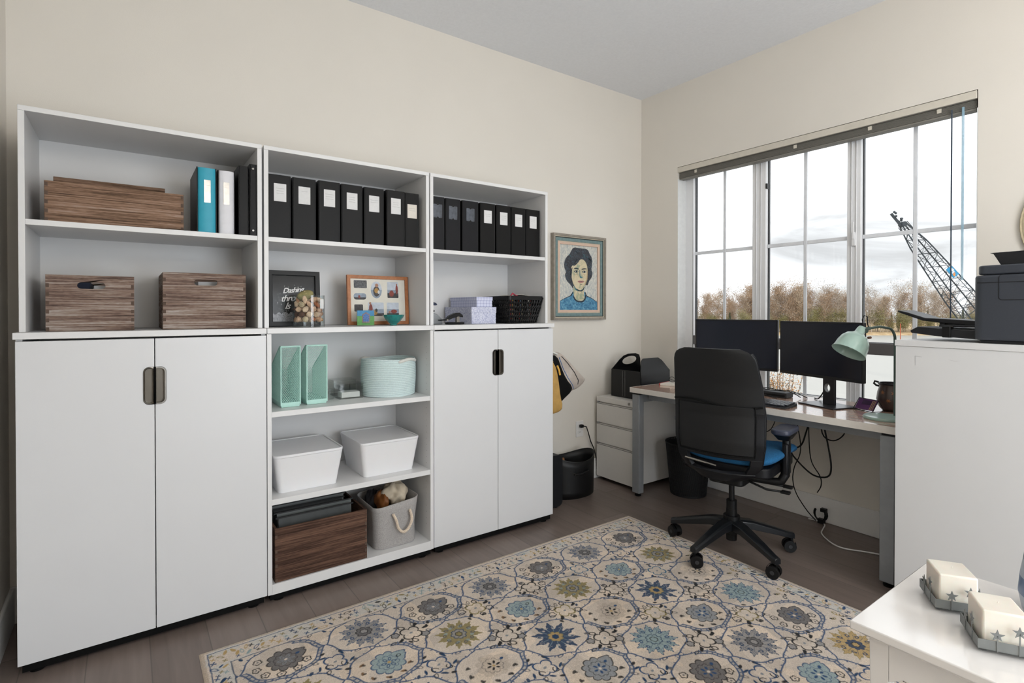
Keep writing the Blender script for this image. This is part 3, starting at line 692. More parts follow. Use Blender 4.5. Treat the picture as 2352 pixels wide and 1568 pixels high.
t = thing('hole_punch', 'black hole punch in front of the lavender boxes', 'hole punch', (1.77, 2.60, Z0), R(0))
b = MB(); b.box(1.735, 1.838, 2.575, 2.615, Z0, Z0 + .012, M_BLACK); b.build('base', t, bevel=.004)
b = MB(); b.prism([(1.690, 1.226), (1.735, 1.230), (1.748, 1.246), (1.785, 1.262), (1.812, 1.264), (1.830, 1.250), (1.832, 1.238), (1.806, 1.244), (1.775, 1.236), (1.735, 1.222), (1.690, 1.220)], 2.578, 2.612, M_BLACK, 'Y'); b.build('lever', t, bevel=.003)
b = MB(); b.box(1.795, 1.812, 2.586, 2.604, Z0 + .012, 1.246, M_CHROME); b.build('punch_head', t); b = MB(); b.cyl((1.731, 2.577, 1.223), (1.731, 2.574, 1.223), .006, M_CHROME, 12); b.build('pivot_pin', t)
t = thing('desk_tape_dispenser', 'grey tape dispenser at the left end of the lower right shelf', 'tape dispenser', (1.68, 2.66, Z0))
b = MB(); b.prism([(1.622, Z0), (1.735, Z0), (1.735, Z0 + .028), (1.70, Z0 + .058), (1.65, Z0 + .070), (1.622, Z0 + .066)], 2.64, 2.70, M_GREYMET, 'Y'); b.build('body', t, bevel=.004)
b = MB(); b.lathe([(.0, 0), (.024, 0), (.024, .018), (0, .018)], (0, 0, 0), M_ACRY, 20); b.v = [(1.672 + x, 2.661 + z, Z0 + .066 + y) for x, y, z in b.v]; b.build('tape_roll', t)
t = thing('stapler', 'dark blue stapler lying on the tape dispenser', 'stapler', (1.66, 2.64, 1.30))
b = MB(); b.prism([(1.622, 1.325), (1.66, 1.326), (1.692, 1.318), (1.700, 1.307), (1.69, 1.304), (1.622, 1.307)], 2.63, 2.662, mat('navy_plastic', '1F2A44', .35), 'Y'); b.build('top_arm', t, bevel=.003)
b = MB(); b.prism([(1.622, 1.299), (1.65, 1.292), (1.685, 1.275), (1.68, 1.268), (1.622, 1.278)], 2.632, 2.66, M_BLACK, 'Y'); b.box(1.622, 1.650, 2.632, 2.66, 1.264, 1.30, M_BLACK); b.build('base_arm', t, bevel=.002)
# woven black basket
t = thing('woven_basket', 'black plastic woven basket of pens and papers on the lower right shelf', 'basket', (2.24, 2.68, Z0))
def basket_side(P, w0, w1, h, m, b, nx, nz=5):
    """lattice panel: P(u, z) -> point, u in -1..1"""
    for k in range(nx + 1):
        u = -1 + 2 * k / nx; b.tube([P(u, 0), P(u, h)], .0042, m, 5)
    for j in range(nz):
        z = h * (.08 + .70 * j / (nz - 1)); 
        pts = []
        for q in range(nx * 4 + 1):
            u = -1 + 2 * q / (nx * 4); pts.append(P(u, z + .006 * math.sin(q * math.pi / 2 + j * math.pi)))
        b.tube(pts, .0062, m, 5)
b = MB(); hB = .150
x0, x1, y0, y1 = 2.112, 2.366, 2.538, 2.83; tp = .030
def side(a, c):
    def P(u, z):
        k = 1 - z / hB; q = (u + 1) / 2
        p0 = [a[0], a[1]]; p1 = [c[0], c[1]]
        x = p0[0] + (p1[0] - p0[0]) * q; y = p0[1] + (p1[1] - p0[1]) * q
        cx, cy = (x0 + x1) / 2, (y0 + y1) / 2
        return (cx + (x - cx) * (1 - tp * 2 / (x1 - x0) * k), cy + (y - cy) * (1 - tp * 2 / (y1 - y0) * k), Z0 + .004 + z)
    return P
cs = [(x0, y0), (x1, y0), (x1, y1), (x0, y1)]
for i in range(4): basket_side(side(cs[i], cs[(i + 1) % 4]), 1, 1, hB, M_BLACK, b, 13 if i % 2 == 0 else 15)
b.build('woven_sides', t)
b = MB(); b.mesh(plate_me([rrect(x0 - .004, x1 + .004, y0 - .004, y1 + .004, .02), rrect(x0 + .008, x1 - .008, y0 + .008, y1 - .008, .014)], .024), Matrix.Translation((0, 0, Z0 + hB - .012)), M_BLACK); b.build('rim', t, bevel=.003)
b = MB(); b.box(x0 + tp + .002, x1 - tp - .002, y0 + tp + .002, y1 - tp - .002, Z0 + .001, Z0 + .008, M_BLACK); b.build('bottom', t)
cols = ['B8352E', 'E0A83A', 'DDD8CC', 'C9523E', '7A90A8', 'D8C9A0', '3A3A44', 'E8E4D8', 'A8443C']
nms = ['red', 'yellow', 'ivory', 'coral', 'pale blue', 'sand', 'charcoal', 'off-white', 'brick red']
for i, c in enumerate(cols):
    x = x0 + .045 + i * .0205; y = y0 + .045 + .012 * (i % 3)
    o = MB().cyl((x, y, Z0 + .012), (x - .004, y - .006, Z0 + .137 + .006 * (i % 2)), .0045, mat('pen_' + nms[i].replace(' ', '_'), c, .4), 8).build('pen'); tag(o, '%s pen standing in the black woven basket' % nms[i], 'pen')
tag(MB().box(2.17, 2.33, 2.62, 2.79, Z0 + .150, Z0 + .160, M_BLACK).build('notebook', bevel=.002), 'black notebook lying across the top of the woven basket', 'notebook')
b = MB(); b.grid(lambda u, v: (2.19 + .15 * u, 2.63 + .14 * v, Z0 + .164 + .009 * math.sin(u * 3.1)), 12, 4, M_CREAMP); tag(b.build('loose_paper', solid=.0015), 'curled cream paper on the notebook in the woven basket', 'paper')
tag(MB().tube([(2.145, 2.575, Z0 + .155), (2.165, 2.572, Z0 + .178), (2.186, 2.574, Z0 + .165), (2.205, 2.58, Z0 + .163)], .0045, mat('coral_ribbon', 'B2384A', .5), 6).build('ribbon'), 'coral ribbon on the rim of the woven basket', 'ribbon')
# ------------------------------------------------------------ mint mesh files
def clip_line(p, d, poly):
    t0, t1 = -1e9, 1e9; n = len(poly)
    for i in range(n):
        a = Vector(poly[i]); e = Vector(poly[(i + 1) % n]) - a; nrm = Vector((-e.y, e.x)); dd = nrm.dot(d); nu = nrm.dot(p - a)
        if abs(dd) < 1e-9:
            if nu < 0: return None
            continue
        t = -nu / dd
        if dd > 0: t0 = max(t0, t)
        else: t1 = min(t1, t)
    return (p + d * t0, p + d * t1) if t1 > t0 + 1e-4 else None
def mesh_panel(b, poly, Mx, m, pitch=.0078, r=.00105, slope=1.55):
    xs_ = [p[0] for p in poly]; ys = [p[1] for p in poly]; L = max(xs_) - min(xs_) + (max(ys) - min(ys)) / slope
    for sgn in (1, -1):
        d = Vector((1, sgn * slope)).normalized(); k = -int(L / pitch) - 2
        while k * pitch < L + .1:
            s = clip_line(Vector((min(xs_) + k * pitch, min(ys))), d, poly); k += 1
            if s:
                a, c = s; b.tube([Mx @ Vector((a.x, a.y, 0)), Mx @ Vector((c.x, c.y, 0))], r, m, 3, cap=False)
def magfile(label, x0, y0, w):
    d, hf, hb, z0 = .235, .276, .15, .8356
    t = thing('magazine_file', label, 'magazine file', (x0 + w / 2, y0 + d / 2, z0), group=None)
    b = MB(); e = .002
    mesh_panel(b, [(x0, z0 + .02), (x0 + w, z0 + .02), (x0 + w, z0 + hf), (x0, z0 + hf)], onY(y0), M_MINT); b.build('front_mesh', t, smooth=0)
    for xx in (x0, x0 + w):
        b = MB(); Mx = Matrix(((0, 0, 1, xx), (1, 0, 0, 0), (0, 1, 0, 0), (0, 0, 0, 1)))
        mesh_panel(b, [(y0, z0 + .02), (y0 + d, z0 + .02), (y0 + d, z0 + hb), (y0 + .02, z0 + hf), (y0, z0 + hf)], Mx, M_MINT); b.build('side_mesh', t, smooth=0)
        b = MB(); b.tube([(xx, y0, z0 + .01), (xx, y0, z0 + hf), (xx, y0 + .02, z0 + hf), (xx, y0 + d, z0 + hb), (xx, y0 + d, z0 + .01)], .0032, M_MINT, 8); b.build('wire_rim', t)
    b = MB(); b.tube([(x0 - .001, y0, z0 + hf), (x0 + w + .001, y0, z0 + hf)], .0042, M_MINT, 8); b.build('top_rim', t)
    b = MB(); mesh_panel(b, [(x0, z0 + .02), (x0 + w, z0 + .02), (x0 + w, z0 + hb), (x0, z0 + hb)], onY(y0 + d), M_MINT); b.build('back_mesh', t, smooth=0)
    b = MB(); b.tbox(x0 - .002, x0 + w + .002, y0 - .002, y0 + d + .002, z0, z0 + .022, .004, .004, M_MINT); b.build('tray_base', t, bevel=.002)
magfile('mint green mesh magazine file nearest the left side of the open unit', .878, 2.575, .083)
magfile('mint green mesh magazine file right of its twin, beside the clear boxes', .995, 2.590, .092)
# clear boxes
def clearbox(label, x0, x1, y0, y1, z1):
    t = thing('acrylic_box', label, 'box', ((x0 + x1) / 2, (y0 + y1) / 2, .835)); z0 = .8355; w = .004
    b = MB(); b.box(x0, x1, y0, y0 + w, z0, z1, M_ACRY); b.box(x0, x1, y1 - w, y1, z0, z1, M_ACRY); b.box(x0, x0 + w, y0 + w, y1 - w, z0, z1, M_ACRY); b.box(x1 - w, x1, y0 + w, y1 - w, z0, z1, M_ACRY); b.box(x0 + w, x1 - w, y0 + w, y1 - w, z0, z0 + w, M_ACRY); b.build('box_body', t)
    b = MB(); b.box(x0 - .002, x1 + .002, y0 - .002, y1 + .002, z1, z1 + .006, M_ACRY); b.build('lid', t, bevel=.001)
clearbox('clear acrylic box at the front between mint files and rope basket', 1.166, 1.285, 2.645, 2.735, .905)
clearbox('clear acrylic box behind the front one on the same shelf', 1.175, 1.290, 2.765, 2.86, .912)
tag(MB().box(1.18, 1.272, 2.658, 2.722, .8405, .868, M_PAPER).build('card_stack', bevel=.001), 'white cards inside the front clear acrylic box', 'cards')
tag(MB().lathe([(.012, 0), (.022, 0), (.022, .05), (.012, .05)], (1.13, 2.70, .8355), M_ACRY, 20).build('clear_dish'), 'small clear acrylic cup left of the clear boxes', 'cup')
# rope basket
t = thing('rope_basket', 'pale mint coiled rope basket with white handles', 'basket', (1.436, 2.68, .835))
M_PMINT = mat('pale_mint_rope', 'CFE0E0', .9, var=.05, scale=150, bump=.5)
b = MB(); cx, cy = 1.436, 2.682
for k in range(21):
    z = .8355 + .0060 + k * .009; q = k / 20; rx = .134 + .006 * math.sin(q * 2.6); ry = .122 + .006 * math.sin(q * 2.6)
    b.tube([(cx + rx * math.cos(a), cy + ry * math.sin(a), z + .0035 * q * math.sin(a * 2 + .6)) for a in [2 * math.pi * i / 48 for i in range(48)]], .0052, M_PMINT, 7, closed=True)
b.lathe([(0, 0), (.128, 0), (.128, .004), (0, .004)], (cx, cy, .8358), M_PMINT, 40); b.build('coiled_body', t, smooth=60)
M_COT = mat('white_cotton', 'D8D8D2', .9, bump=.3)
for s, a0 in ((1, -62), (-1, 135)):
    b = MB(); pts = [(cx + .143 * math.cos(R(a0 + q)), cy + .131 * math.sin(R(a0 + q)), 1.012 + .012 * math.sin(math.pi * (q + 28) / 56)) for q in range(-28, 29, 4)]
    b.tube(pts, [.004] + [.0085] * (len(pts) - 2) + [.004], M_COT, 8); b.build('handle', t)
# white lidded tubs
def tub(label, x0, x1, y0, y1, z1):
    t = thing('lidded_tub', label, 'storage box', ((x0 + x1) / 2, (y0 + y1) / 2, .453))
    z0 = .4535; ins = .024
    def ringp(k, r):  # rounded rectangle at height fraction k
        i = ins * (1 - k); return rrect(x0 + i, x1 - i, y0 + i, y1 - i, r, 5)
    b = MB(); zs = [(0, .020), (.03, .024), (1, .026)]; n = len(ringp(0, .02)); vs = []; fs = []
    for k, r in zs: vs += [(x, y, z0 + (z1 - .012 - z0) * k) for x, y in ringp(k, r)]
    for i in range(len(zs) - 1):
        for q in range(n): fs.append((i * n + q, i * n + (q + 1) % n, (i + 1) * n + (q + 1) % n, (i + 1) * n + q))
    fs += [tuple(range(n))[::-1], tuple(range((len(zs) - 1) * n, len(zs) * n))]
    b.add(vs, fs, M_TUB); b.build('tub_body', t, smooth=50)
    b = MB(); b.prism(rrect(x0 - .0015, x1 + .0015, y0 - .0015, y1 + .0015, .028, 5), z1 - .0115, z1 - .004, M_TUB); b.mesh(plate_me([rrect(x0 - .0015, x1 + .0015, y0 - .0015, y1 + .0015, .028, 5), rrect(x0 + .006, x1 - .006, y0 + .006, y1 - .006, .022, 5)], .004), Matrix.Translation((0, 0, z1 - .004)), M_TUB); b.build('lid', t, bevel=.0015)
tub('white plastic lidded tub at the left of the third shelf', .840, 1.150, 2.535, 2.870, .628)
tub('white plastic lidded tub at the right of the third shelf', 1.235, 1.545, 2.535, 2.870, .628)
# fabric bin with rope handle
t = thing('fabric_bin', 'grey linen storage bin with cream rope handle on the bottom shelf', 'storage bin', (1.43, 2.66, .083))
M_LINEN = rampmat('grey_linen', (1, 1, 1), noise_fac(260, 4, .7), [(.3, '8F8C8A'), (.55, 'AAA7A5'), (.75, 'BDBAB8')], .95, bump=.5, dist=.001)
zs = [(0, 1.312, 1.530, 2.540, 2.80), (.012, 1.308, 1.534, 2.535, 2.805), (.10, 1.306, 1.532, 2.538, 2.81), (.19, 1.300, 1.540, 2.530, 2.82), (.222, 1.300, 1.545, 2.526, 2.825)]
b = MB(); n = None; vs = []; fs = []
for dz, x0, x1, y0, y1 in zs:
    ring = rrect(x0, x1, y0, y1, .045, 6); n = len(ring); vs += [(x, y, .084 + dz + (.012 * (x - 1.42) / .12 if dz > .2 else 0)) for x, y in ring]
for i in range(len(zs) - 1):
    for q in range(n): fs.append((i * n + q, i * n + (q + 1) % n, (i + 1) * n + (q + 1) % n, (i + 1) * n + q))
fs.append(tuple(range(n))[::-1]); b.add(vs, fs, M_LINEN); b.build('fabric_body', t, solid=.005, soff=-1, smooth=60)
def rope(pts, r, m, b, turns):
    P = [Vector(p) for p in pts]; N = 60; out = [[], [], []]
    def ev(u):
        s = u * (len(P) - 1); i = min(int(s), len(P) - 2); f = s - i
        p0, p1, p2, p3 = P[max(i - 1, 0)], P[i], P[i + 1], P[min(i + 2, len(P) - 1)]
        return .5 * (2 * p1 + (p2 - p0) * f + (2 * p0 - 5 * p1 + 4 * p2 - p3) * f * f + (3 * p1 - p0 - 3 * p2 + p3) * f ** 3)
    for k in range(N + 1):
        u = k / N; p = ev(u); d = (ev(min(u + .01, 1)) - ev(max(u - .01, 0))).normalized(); a = d.cross(Vector((0, 1, 0)))
        if a.length < .1: a = d.cross(Vector((1, 0, 0)))
        a.normalize(); c = d.cross(a)
        for j in range(3):
            q = u * turns * 6.283 + j * 2.094; out[j].append(tuple(p + (a * math.cos(q) + c * math.sin(q)) * r * .55))
    for o in out: b.tube(o, r * .62, m, 6)
b = MB(); rope([(1.392, 2.522, .256), (1.405, 2.512, .225), (1.415, 2.508, .185), (1.440, 2.506, .162), (1.468, 2.507, .175), (1.488, 2.510, .215), (1.482, 2.520, .262)], .0065, M_ROPE, b, 9); b.build('rope_handle', t)
# cloth bundle etc inside the bin
M_CANVAS = mat('cream_canvas', 'C9BDA9', .9, var=.08, scale=30, bump=.4)
def lump(c, r, sc, m, name, label, cat, seed, amp=.22):
    random.seed(seed); ph = [random.uniform(0, 6) for _ in range(8)]
    def f(u, v):
        a = 2 * math.pi * u; e = math.pi * v; rr = r * (1 + amp * (math.sin(3 * a + ph[0] + 2 * e) * .4 + math.sin(5 * a + ph[1]) * math.sin(4 * e + ph[2]) * .4 + math.sin(9 * a + 5 * e + ph[3]) * .18))
        return (c[0] + sc[0] * rr * math.sin(e) * math.cos(a), c[1] + sc[1] * rr * math.sin(e) * math.sin(a), c[2] + sc[2] * rr * math.cos(e))
    b = MB(); b.grid(f, 40, 24, m); return tag(b.build(name, smooth=70), label, cat)
lump((1.455, 2.660, .318), .064, (.96, 1.2, .88), M_CANVAS, 'canvas_cloth', 'crumpled cream canvas cloth in the linen bin', 'cloth', 3, .34)
lump((1.390, 2.665, .285), .052, (.62, 1.2, 1.0), mat('leather_tan', '7A4A22', .55), 'leather_pouch', 'tan leather pouch beside the canvas cloth in the linen bin', 'pouch', 5)
lump((1.372, 2.74, .272), .056, (.75, .8, .9), mat('dark_cloth', '29272A', .9), 'dark_cloth', 'dark cloth at the back left of the linen bin', 'cloth', 6)
# ============================================================ PORTRAIT on the far wall
t = thing('portrait_painting', 'framed portrait painting of a dark haired woman in a blue top', 'painting', (3.035, YA, 1.52))
M_FR1 = mat('frame_taupe', '8F877C', .5, var=.15, scale=40); M_FR2 = mat('frame_teal_grey', '6E8585', .5, var=.15, scale=40); M_FR3 = mat('frame_ivory', 'C4B9A6', .6, var=.06); M_FRD = mat('frame_dark_line', '2E3634', .5); M_FRP = mat('frame_peach', 'D2B6A2', .6)
px0, px1, pz0, pz1 = 2.775, 3.300, 1.208, 1.830
def fr(a, w, d, m, base=YA - .001):
    frame4(b, px0 + a, px1 - a, pz0 + a, pz1 - a, w, base, d, m)
b = MB(); fr(0, .016, .036, M_FR1); fr(.016, .006, .030, M_FR3); b.build('outer_frame', t, bevel=.002)
b = MB(); fr(.022, .005, .026, M_FRD); fr(.027, .022, .022, M_FR2); fr(.049, .006, .018, M_FR3); b.build('frame_cove', t, bevel=.001)
b = MB(); fr(.055, .018, .020, M_FRP); b.build('inner_liner', t, bevel=.002)
ax0, ax1, az0, az1 = px0 + .073, px1 - .073, pz0 + .073, pz1 - .073; aw, ah = ax1 - ax0, az1 - az0
M_CANV = rampmat('pale_brushwork', (6, 1, 1.2), noise_fac(40, 5, .7, .5), [(.36, '8D97A0'), (.46, 'B9BDBA'), (.55, 'CFCCC0'), (.66, 'E2DFD4')], .7, bump=.4)
M_HAIR = rampmat('painted_hair', (1, 1, 1), noise_fac(40, 4, .6, 3), [(.4, '1E1F26'), (.52, '33343C'), (.64, '3E5560')], .5)
M_FACE = rampmat('painted_skin', (1, 1, 1), noise_fac(16, 4, .6, .8), [(.38, '9DA58C'), (.47, 'C9BD9D'), (.58, 'D6C9A9')], .6)
M_SWEAT = rampmat('painted_blue', (1, 1, 1), noise_fac(60, 5, .7, .5), [(.36, '2F6285'), (.5, '4785A8'), (.66, '79A9BC')], .6)
M_LINE = mat('painted_line', '26303A', .6, var=.3); M_LIPS = mat('painted_lips', 'C08E84', .6); M_EYEW = mat('painted_eye_white', 'B9BEB8', .6); M_SHAD = mat('painted_cheek', 'B9A27C', .6); M_TEALP = mat('painted_teal', '49767E', .6)
b = MB(); b.box(ax0, ax1, YA - .010, YA - .004, az0, az1, M_CANV); b.build('canvas', t)
art = MB(); LV = [0]
def AP(poly, m, lv):
    art.mesh(plate_me([[(ax0 + x * aw, az0 + (1 - y) * ah) for x, y in poly]], .0005), onY(YA - .010 - .0006 * lv), m)
# traced on a 0..1 canvas, y down
def smooth_poly(p, it=2):
    for _ in range(it):
        q = []
        for i in range(len(p)):
            a, c = p[i], p[(i + 1) % len(p)]; q += [(a[0] * .75 + c[0] * .25, a[1] * .75 + c[1] * .25), (a[0] * .25 + c[0] * .75, a[1] * .25 + c[1] * .75)]
        p = q
    return p
AP(smooth_poly([(.30, .10), (.36, .03), (.55, .04), (.74, .04), (.80, .12), (.86, .18), (.86, .28), (.84, .36), (.88, .42), (.84, .50), (.78, .54), (.74, .62), (.68, .60), (.40, .60), (.36, .68), (.30, .62), (.18, .55), (.14, .46), (.18, .42), (.12, .34), (.14, .24), (.20, .18), (.26, .15)], 1), M_HAIR, 1)
AP([(0, .87), (.14, .82), (.28, .78), (.34, .72), (.68, .72), (.72, .78), (.86, .82), (1, .88), (1, 1), (0, 1)], M_SWEAT, 1)
AP([(.36, .71), (.34, .73), (.28, .78), (.14, .82), (0, .87), (0, .877), (.14, .828), (.30, .787), (.36, .735)], M_LINE, 2); AP([(.68, .72), (.72, .775), (.86, .815), (1, .872), (1, .88), (.86, .824), (.70, .785), (.66, .73)], M_LINE, 2)
AP(smooth_poly([(.36, .60), (.64, .60), (.64, .74), (.66, .82), (.60, .86), (.46, .855), (.40, .82), (.36, .74)], 1), M_FACE, 2)
AP(smooth_poly([(.36, .60), (.64, .60), (.63, .70), (.50, .715), (.40, .69)], 1), M_TEALP, 3)
AP(smooth_poly([(.30, .32), (.40, .31), (.48, .26), (.54, .21), (.62, .21), (.70, .26), (.74, .36), (.73, .52), (.66, .63), (.58, .69), (.50, .695), (.42, .67), (.34, .58), (.30, .46)], 2), M_FACE, 4)
AP(smooth_poly([(.44, .665), (.52, .70), (.60, .69), (.64, .64), (.66, .64), (.61, .705), (.52, .715), (.43, .68)], 1), M_LINE, 5)
AP(smooth_poly([(.30, .36), (.34, .35), (.42, .24), (.54, .19), (.50, .25), (.42, .305), (.33, .335), (.315, .45), (.30, .55), (.285, .45)], 1), M_HAIR, 6)
for s, c in ((-1, .43), (1, .64)):
    AP(smooth_poly([(c - .075, .365), (c - .03, .345), (c + .06, .352), (c + .075, .375), (c, .366)] if s < 0 else [(c - .075, .375), (c - .05, .352), (c + .04, .345), (c + .075, .362), (c, .366)], 1), M_LINE, 6)
    AP(smooth_poly([(c - .065, .405), (c - .02, .385), (c + .03, .387), (c + .06, .408), (c + .01, .422), (c - .03, .420)], 1), M_LINE, 6)
    AP(smooth_poly([(c - .048, .406), (c - .015, .392), (c + .025, .394), (c + .045, .408), (c + .01, .416), (c - .02, .415)], 1), M_EYEW, 7)
    AP(ell(c + .003, .404, .020, .013, 12), M_LINE, 8)
    AP(smooth_poly([(c - .06, .44), (c, .45), (c + .05, .44), (c + .01, .462)], 1), M_SHAD, 6)
AP([(.515, .375), (.53, .38), (.535, .44), (.545, .475), (.57, .487), (.565, .497), (.53, .492), (.515, .475)], M_TEALP, 7)
AP([(.525, .487), (.58, .482), (.60, .495), (.56, .505), (.525, .50)], M_TEALP, 8)
AP(smooth_poly([(.46, .555), (.52, .54), (.56, .545), (.60, .54), (.66, .557), (.60, .578), (.54, .585), (.49, .575)], 1), M_LIPS, 6)
AP([(.46, .556), (.52, .558), (.57, .555), (.66, .558), (.57, .564), (.52, .566)], M_LINE, 7); AP(smooth_poly([(.51, .60), (.56, .605), (.61, .597), (.56, .613)], 1), M_LINE, 7)
AP([(.70, .33), (.735, .40), (.728, .52), (.66, .625), (.64, .63), (.70, .52), (.715, .42)], M_SHAD, 5)
for k in range(16):
    x = random.uniform(.2, .8); y = random.uniform(.06, .3); a = random.uniform(-.5, .8)
    if .42 < x < .72 and y > .2: continue
    AP(smooth_poly([(x, y), (x + .05, y + .02 * a), (x + .10, y + .06), (x + .05, y + .02 * a + .012)], 1), M_TEALP if k % 3 == 0 else M_LINE, 7)
AP(smooth_poly([(.34, .75), (.40, .82), (.46, .86), (.60, .865), (.66, .82), (.68, .75), (.70, .78), (.68, .84), (.61, .885), (.45, .88), (.37, .83)], 1), M_LINE, 3)
art.build('painted_figure', t, smooth=0)
# ============================================================ outlet + plug
t = thing('wall_outlet', 'white wall outlet with a black plug between shelves and file pedestal', 'outlet', (3.055, YA, .395))
b = MB(); b.box(3.020, 3.092, YA - .006, YA, .335, .452, M_TRIM); b.build('cover_plate', t, bevel=.002)
b = MB()
for z in (.37, .418):
    b.mesh(plate_me([rrect(3.037, 3.075, z - .014, z + .014, .008)], .002), onY(YA - .006), M_TRIM)
    for x in (3.050, 3.062): b.box(x - .001, x + .001, YA - .0085, YA - .008, z - .004, z + .005, M_BLACK)
b.build('socket', t)
t = thing('power_cord', 'black power cord plugged into the wall outlet, running behind the pedestal', 'cord', (3.07, 2.93, .41))
b = MB(); b.box(3.045, 3.072, YA - .034, YA - .0085, .405, .428, M_BLACK); b.build('plug', t, bevel=.004)
b = MB(); b.tube([(3.07, YA - .03, .417), (3.095, YA - .035, .41), (3.12, YA - .03, .36), (3.15, YA - .024, .29), (3.185, YA - .02, .235), (3.21, YA - .02, .16), (3.22, YA - .02, .07)], .0042, M_BLACK, 8); b.build('cable', t)
# ============================================================ hanging bags, bins at the right of the shelves
def bag(name, label, pts, y0, th, m, extra=None):
    """soft pouch: outline in X-Z, thickness th, bulged"""
    cx = sum(p[0] for p in pts) / len(pts); cz = sum(p[1] for p in pts) / len(pts)
    t = thing(name, label, 'bag', (cx, y0, cz))
    pts = smooth_poly(pts, 1); n = len(pts); vs = []; fs = []
    layers = [(1.0, 0.0), (.97, .35), (.85, .8), (.5, 1.0)]
    for sgn in (-1, 1):
        for k, q in layers:
            vs += [(cx + (x - cx) * k, y0 + sgn * th / 2 * q + (0 if q else sgn * .001), cz + (z - cz) * k) for x, z in pts]
    L = len(layers)
    for s_ in (0, 1):
        o = s_ * L * n
        for i in range(L - 1):
            for q in range(n): fs.append((o + i * n + q, o + i * n + (q + 1) % n, o + (i + 1) * n + (q + 1) % n, o + (i + 1) * n + q))
        fs.append(tuple(range(o + (L - 1) * n, o + L * n)))
    for q in range(n): fs.append((q, (q + 1) % n, L * n + (q + 1) % n, L * n + q))
    b = MB(); b.add(vs, fs, m); b.build('bag_body', t, smooth=70)
    if extra: extra(t)
    return t
def ex_white(t):
    b = MB(); b.tube([(2.64, 2.682, .975), (2.69, 2.673, .925), (2.745, 2.673, .865), (2.785, 2.675, .805), (2.785, 2.682, .778)], .0025, M_DKGREY, 6); b.build('seam_piping', t)
    b = MB(); b.tube([(2.60, 2.68, .99), (2.52, 2.68, 1.02), (2.44, 2.66, 1.035)], .006, M_COT, 8); b.build('strap', t)
bag('tote_bag', 'white and beige canvas bag hanging outermost beside the right cabinet', [(2.575, .998), (2.60, 1.004), (2.655, .995), (2.73, .93), (2.86, .815), (2.875, .80), (2.84, .765), (2.775, .735), (2.70, .735), (2.60, .80), (2.57, .90)], 2.712, .072, rampmat('beige_canvas', (1, 1, 1), noise_fac(8, 4, .6), [(.3, 'A99D92'), (.6, 'C0B6AC'), (.8, 'D4CFCB')], .9, bump=.2), ex_white)
def ex_black(t):
    b = MB(); b.tube([(2.575, 2.63, .975), (2.60, 2.618, .90), (2.635, 2.612, .84), (2.675, 2.612, .79), (2.685, 2.615, .765)], .0025, mat('blue_piping', '4A6A9A', .5), 6); b.build('seam_piping', t)
    b = MB(); b.tube([(2.54, 2.645, .98), (2.49, 2.65, 1.02), (2.44, 2.65, 1.04)], .006, M_BLACKM, 8); b.build('strap', t)
bag('handbag', 'black bag hanging between the yellow and the beige one', [(2.50, .985), (2.56, .99), (2.59, .92), (2.64, .83), (2.695, .775), (2.685, .74), (2.62, .70), (2.555, .65), (2.515, .70), (2.50, .85)], 2.64, .042, M_BLACKM, ex_black)
def ex_yel(t):
    b = MB(); b.tube([(2.512, 2.575, .93), (2.520, 2.566, .90), (2.524, 2.562, .87)], .006, mat('mustard_tassel', 'D8A848', .7), 8); b.build('tassel', t)
    b = MB(); b.tube([(2.49, 2.59, .95), (2.46, 2.62, 1.00), (2.437, 2.64, 1.03)], .004, MATS['mustard_tassel'], 8); b.build('strap', t)
bag('pouch_bag', 'mustard yellow bag hanging nearest the cabinet side', [(2.455, .95), (2.50, .95), (2.525, .85), (2.545, .72), (2.568, .655), (2.54, .632), (2.47, .625), (2.45, .75)], 2.59, .04, mat('mustard_fabric', 'B99352', .8, var=.12, bump=.2), ex_yel)
t = thing('coat_hook', 'black hook on the side of the right cabinet holding the bags', 'hook', (2.42, 2.65, 1.04))
b = MB(); b.box(2.4105, 2.416, 2.62, 2.68, 1.02, 1.09, M_BLACK); b.build('hook_plate', t, bevel=.001)
b = MB(); b.tube([(2.416, 2.65, 1.045), (2.435, 2.65, 1.028), (2.452, 2.65, 1.030), (2.458, 2.65, 1.052)], .004, M_BLACK, 8); b.build('hook_arm', t)
# black case on the floor
t = thing('upright_case', 'black upright case standing against the right cabinet side', 'case', (2.56, 2.70, 0))
b = MB(); b.mesh(plate_me([rrect(2.43, 2.605, .012, .345, .035)], .20), onY(2.83), mat('black_case', '101216', .45)); b.build('shell', t, bevel=.012, seg=3)
b = MB()
for x in (2.47, 2.57):
    for y in (2.66, 2.80): b.lathe([(.014, 0), (.014, .016)], (x, y, 0), M_BLACK, 12)
b.build('foot', t); b = MB(); b.tube([(2.50, 2.73, .345), (2.50, 2.73, .362), (2.57, 2.73, .362), (2.57, 2.73, .345)], .006, M_BLACK, 8); b.build('handle', t)
# oval bin
t = thing('oval_bin', 'black oval leather bin on the floor beside the black case', 'bin', (2.83, 2.80, 0))
LEA = mat('black_leather', '080809', .45, var=.1, bump=.3, bscale=500); cx, cy, rx, ry = 2.835, 2.80, .185, .118
b = MB()
def obin(u, v): 
    a = 2 * math.pi * u; k = .965 + .035 * v; return (cx + rx * k * math.cos(a), cy + ry * k * math.sin(a), .002 + v * (.262 + .02 * math.cos(2 * a)))
b.grid(obin, 56, 6, LEA); b.mesh(plate_me([ell(cx, cy, rx * .96, ry * .96, 40)], .004), Matrix.Translation((0, 0, .001)), LEA); b.build('bin_body', t, solid=.005, smooth=60)
b = MB(); b.tube([obin(k / 48, 1) for k in range(48)], .0035, LEA, 6, closed=True); b.build('rim', t)
b = MB(); b.tube([(cx - .075, cy - ry * .99, .17), (cx - .02, cy - ry - .008, .168), (cx + .05, cy - ry - .002, .18)], .007, LEA, 6); b.build('handle', t)
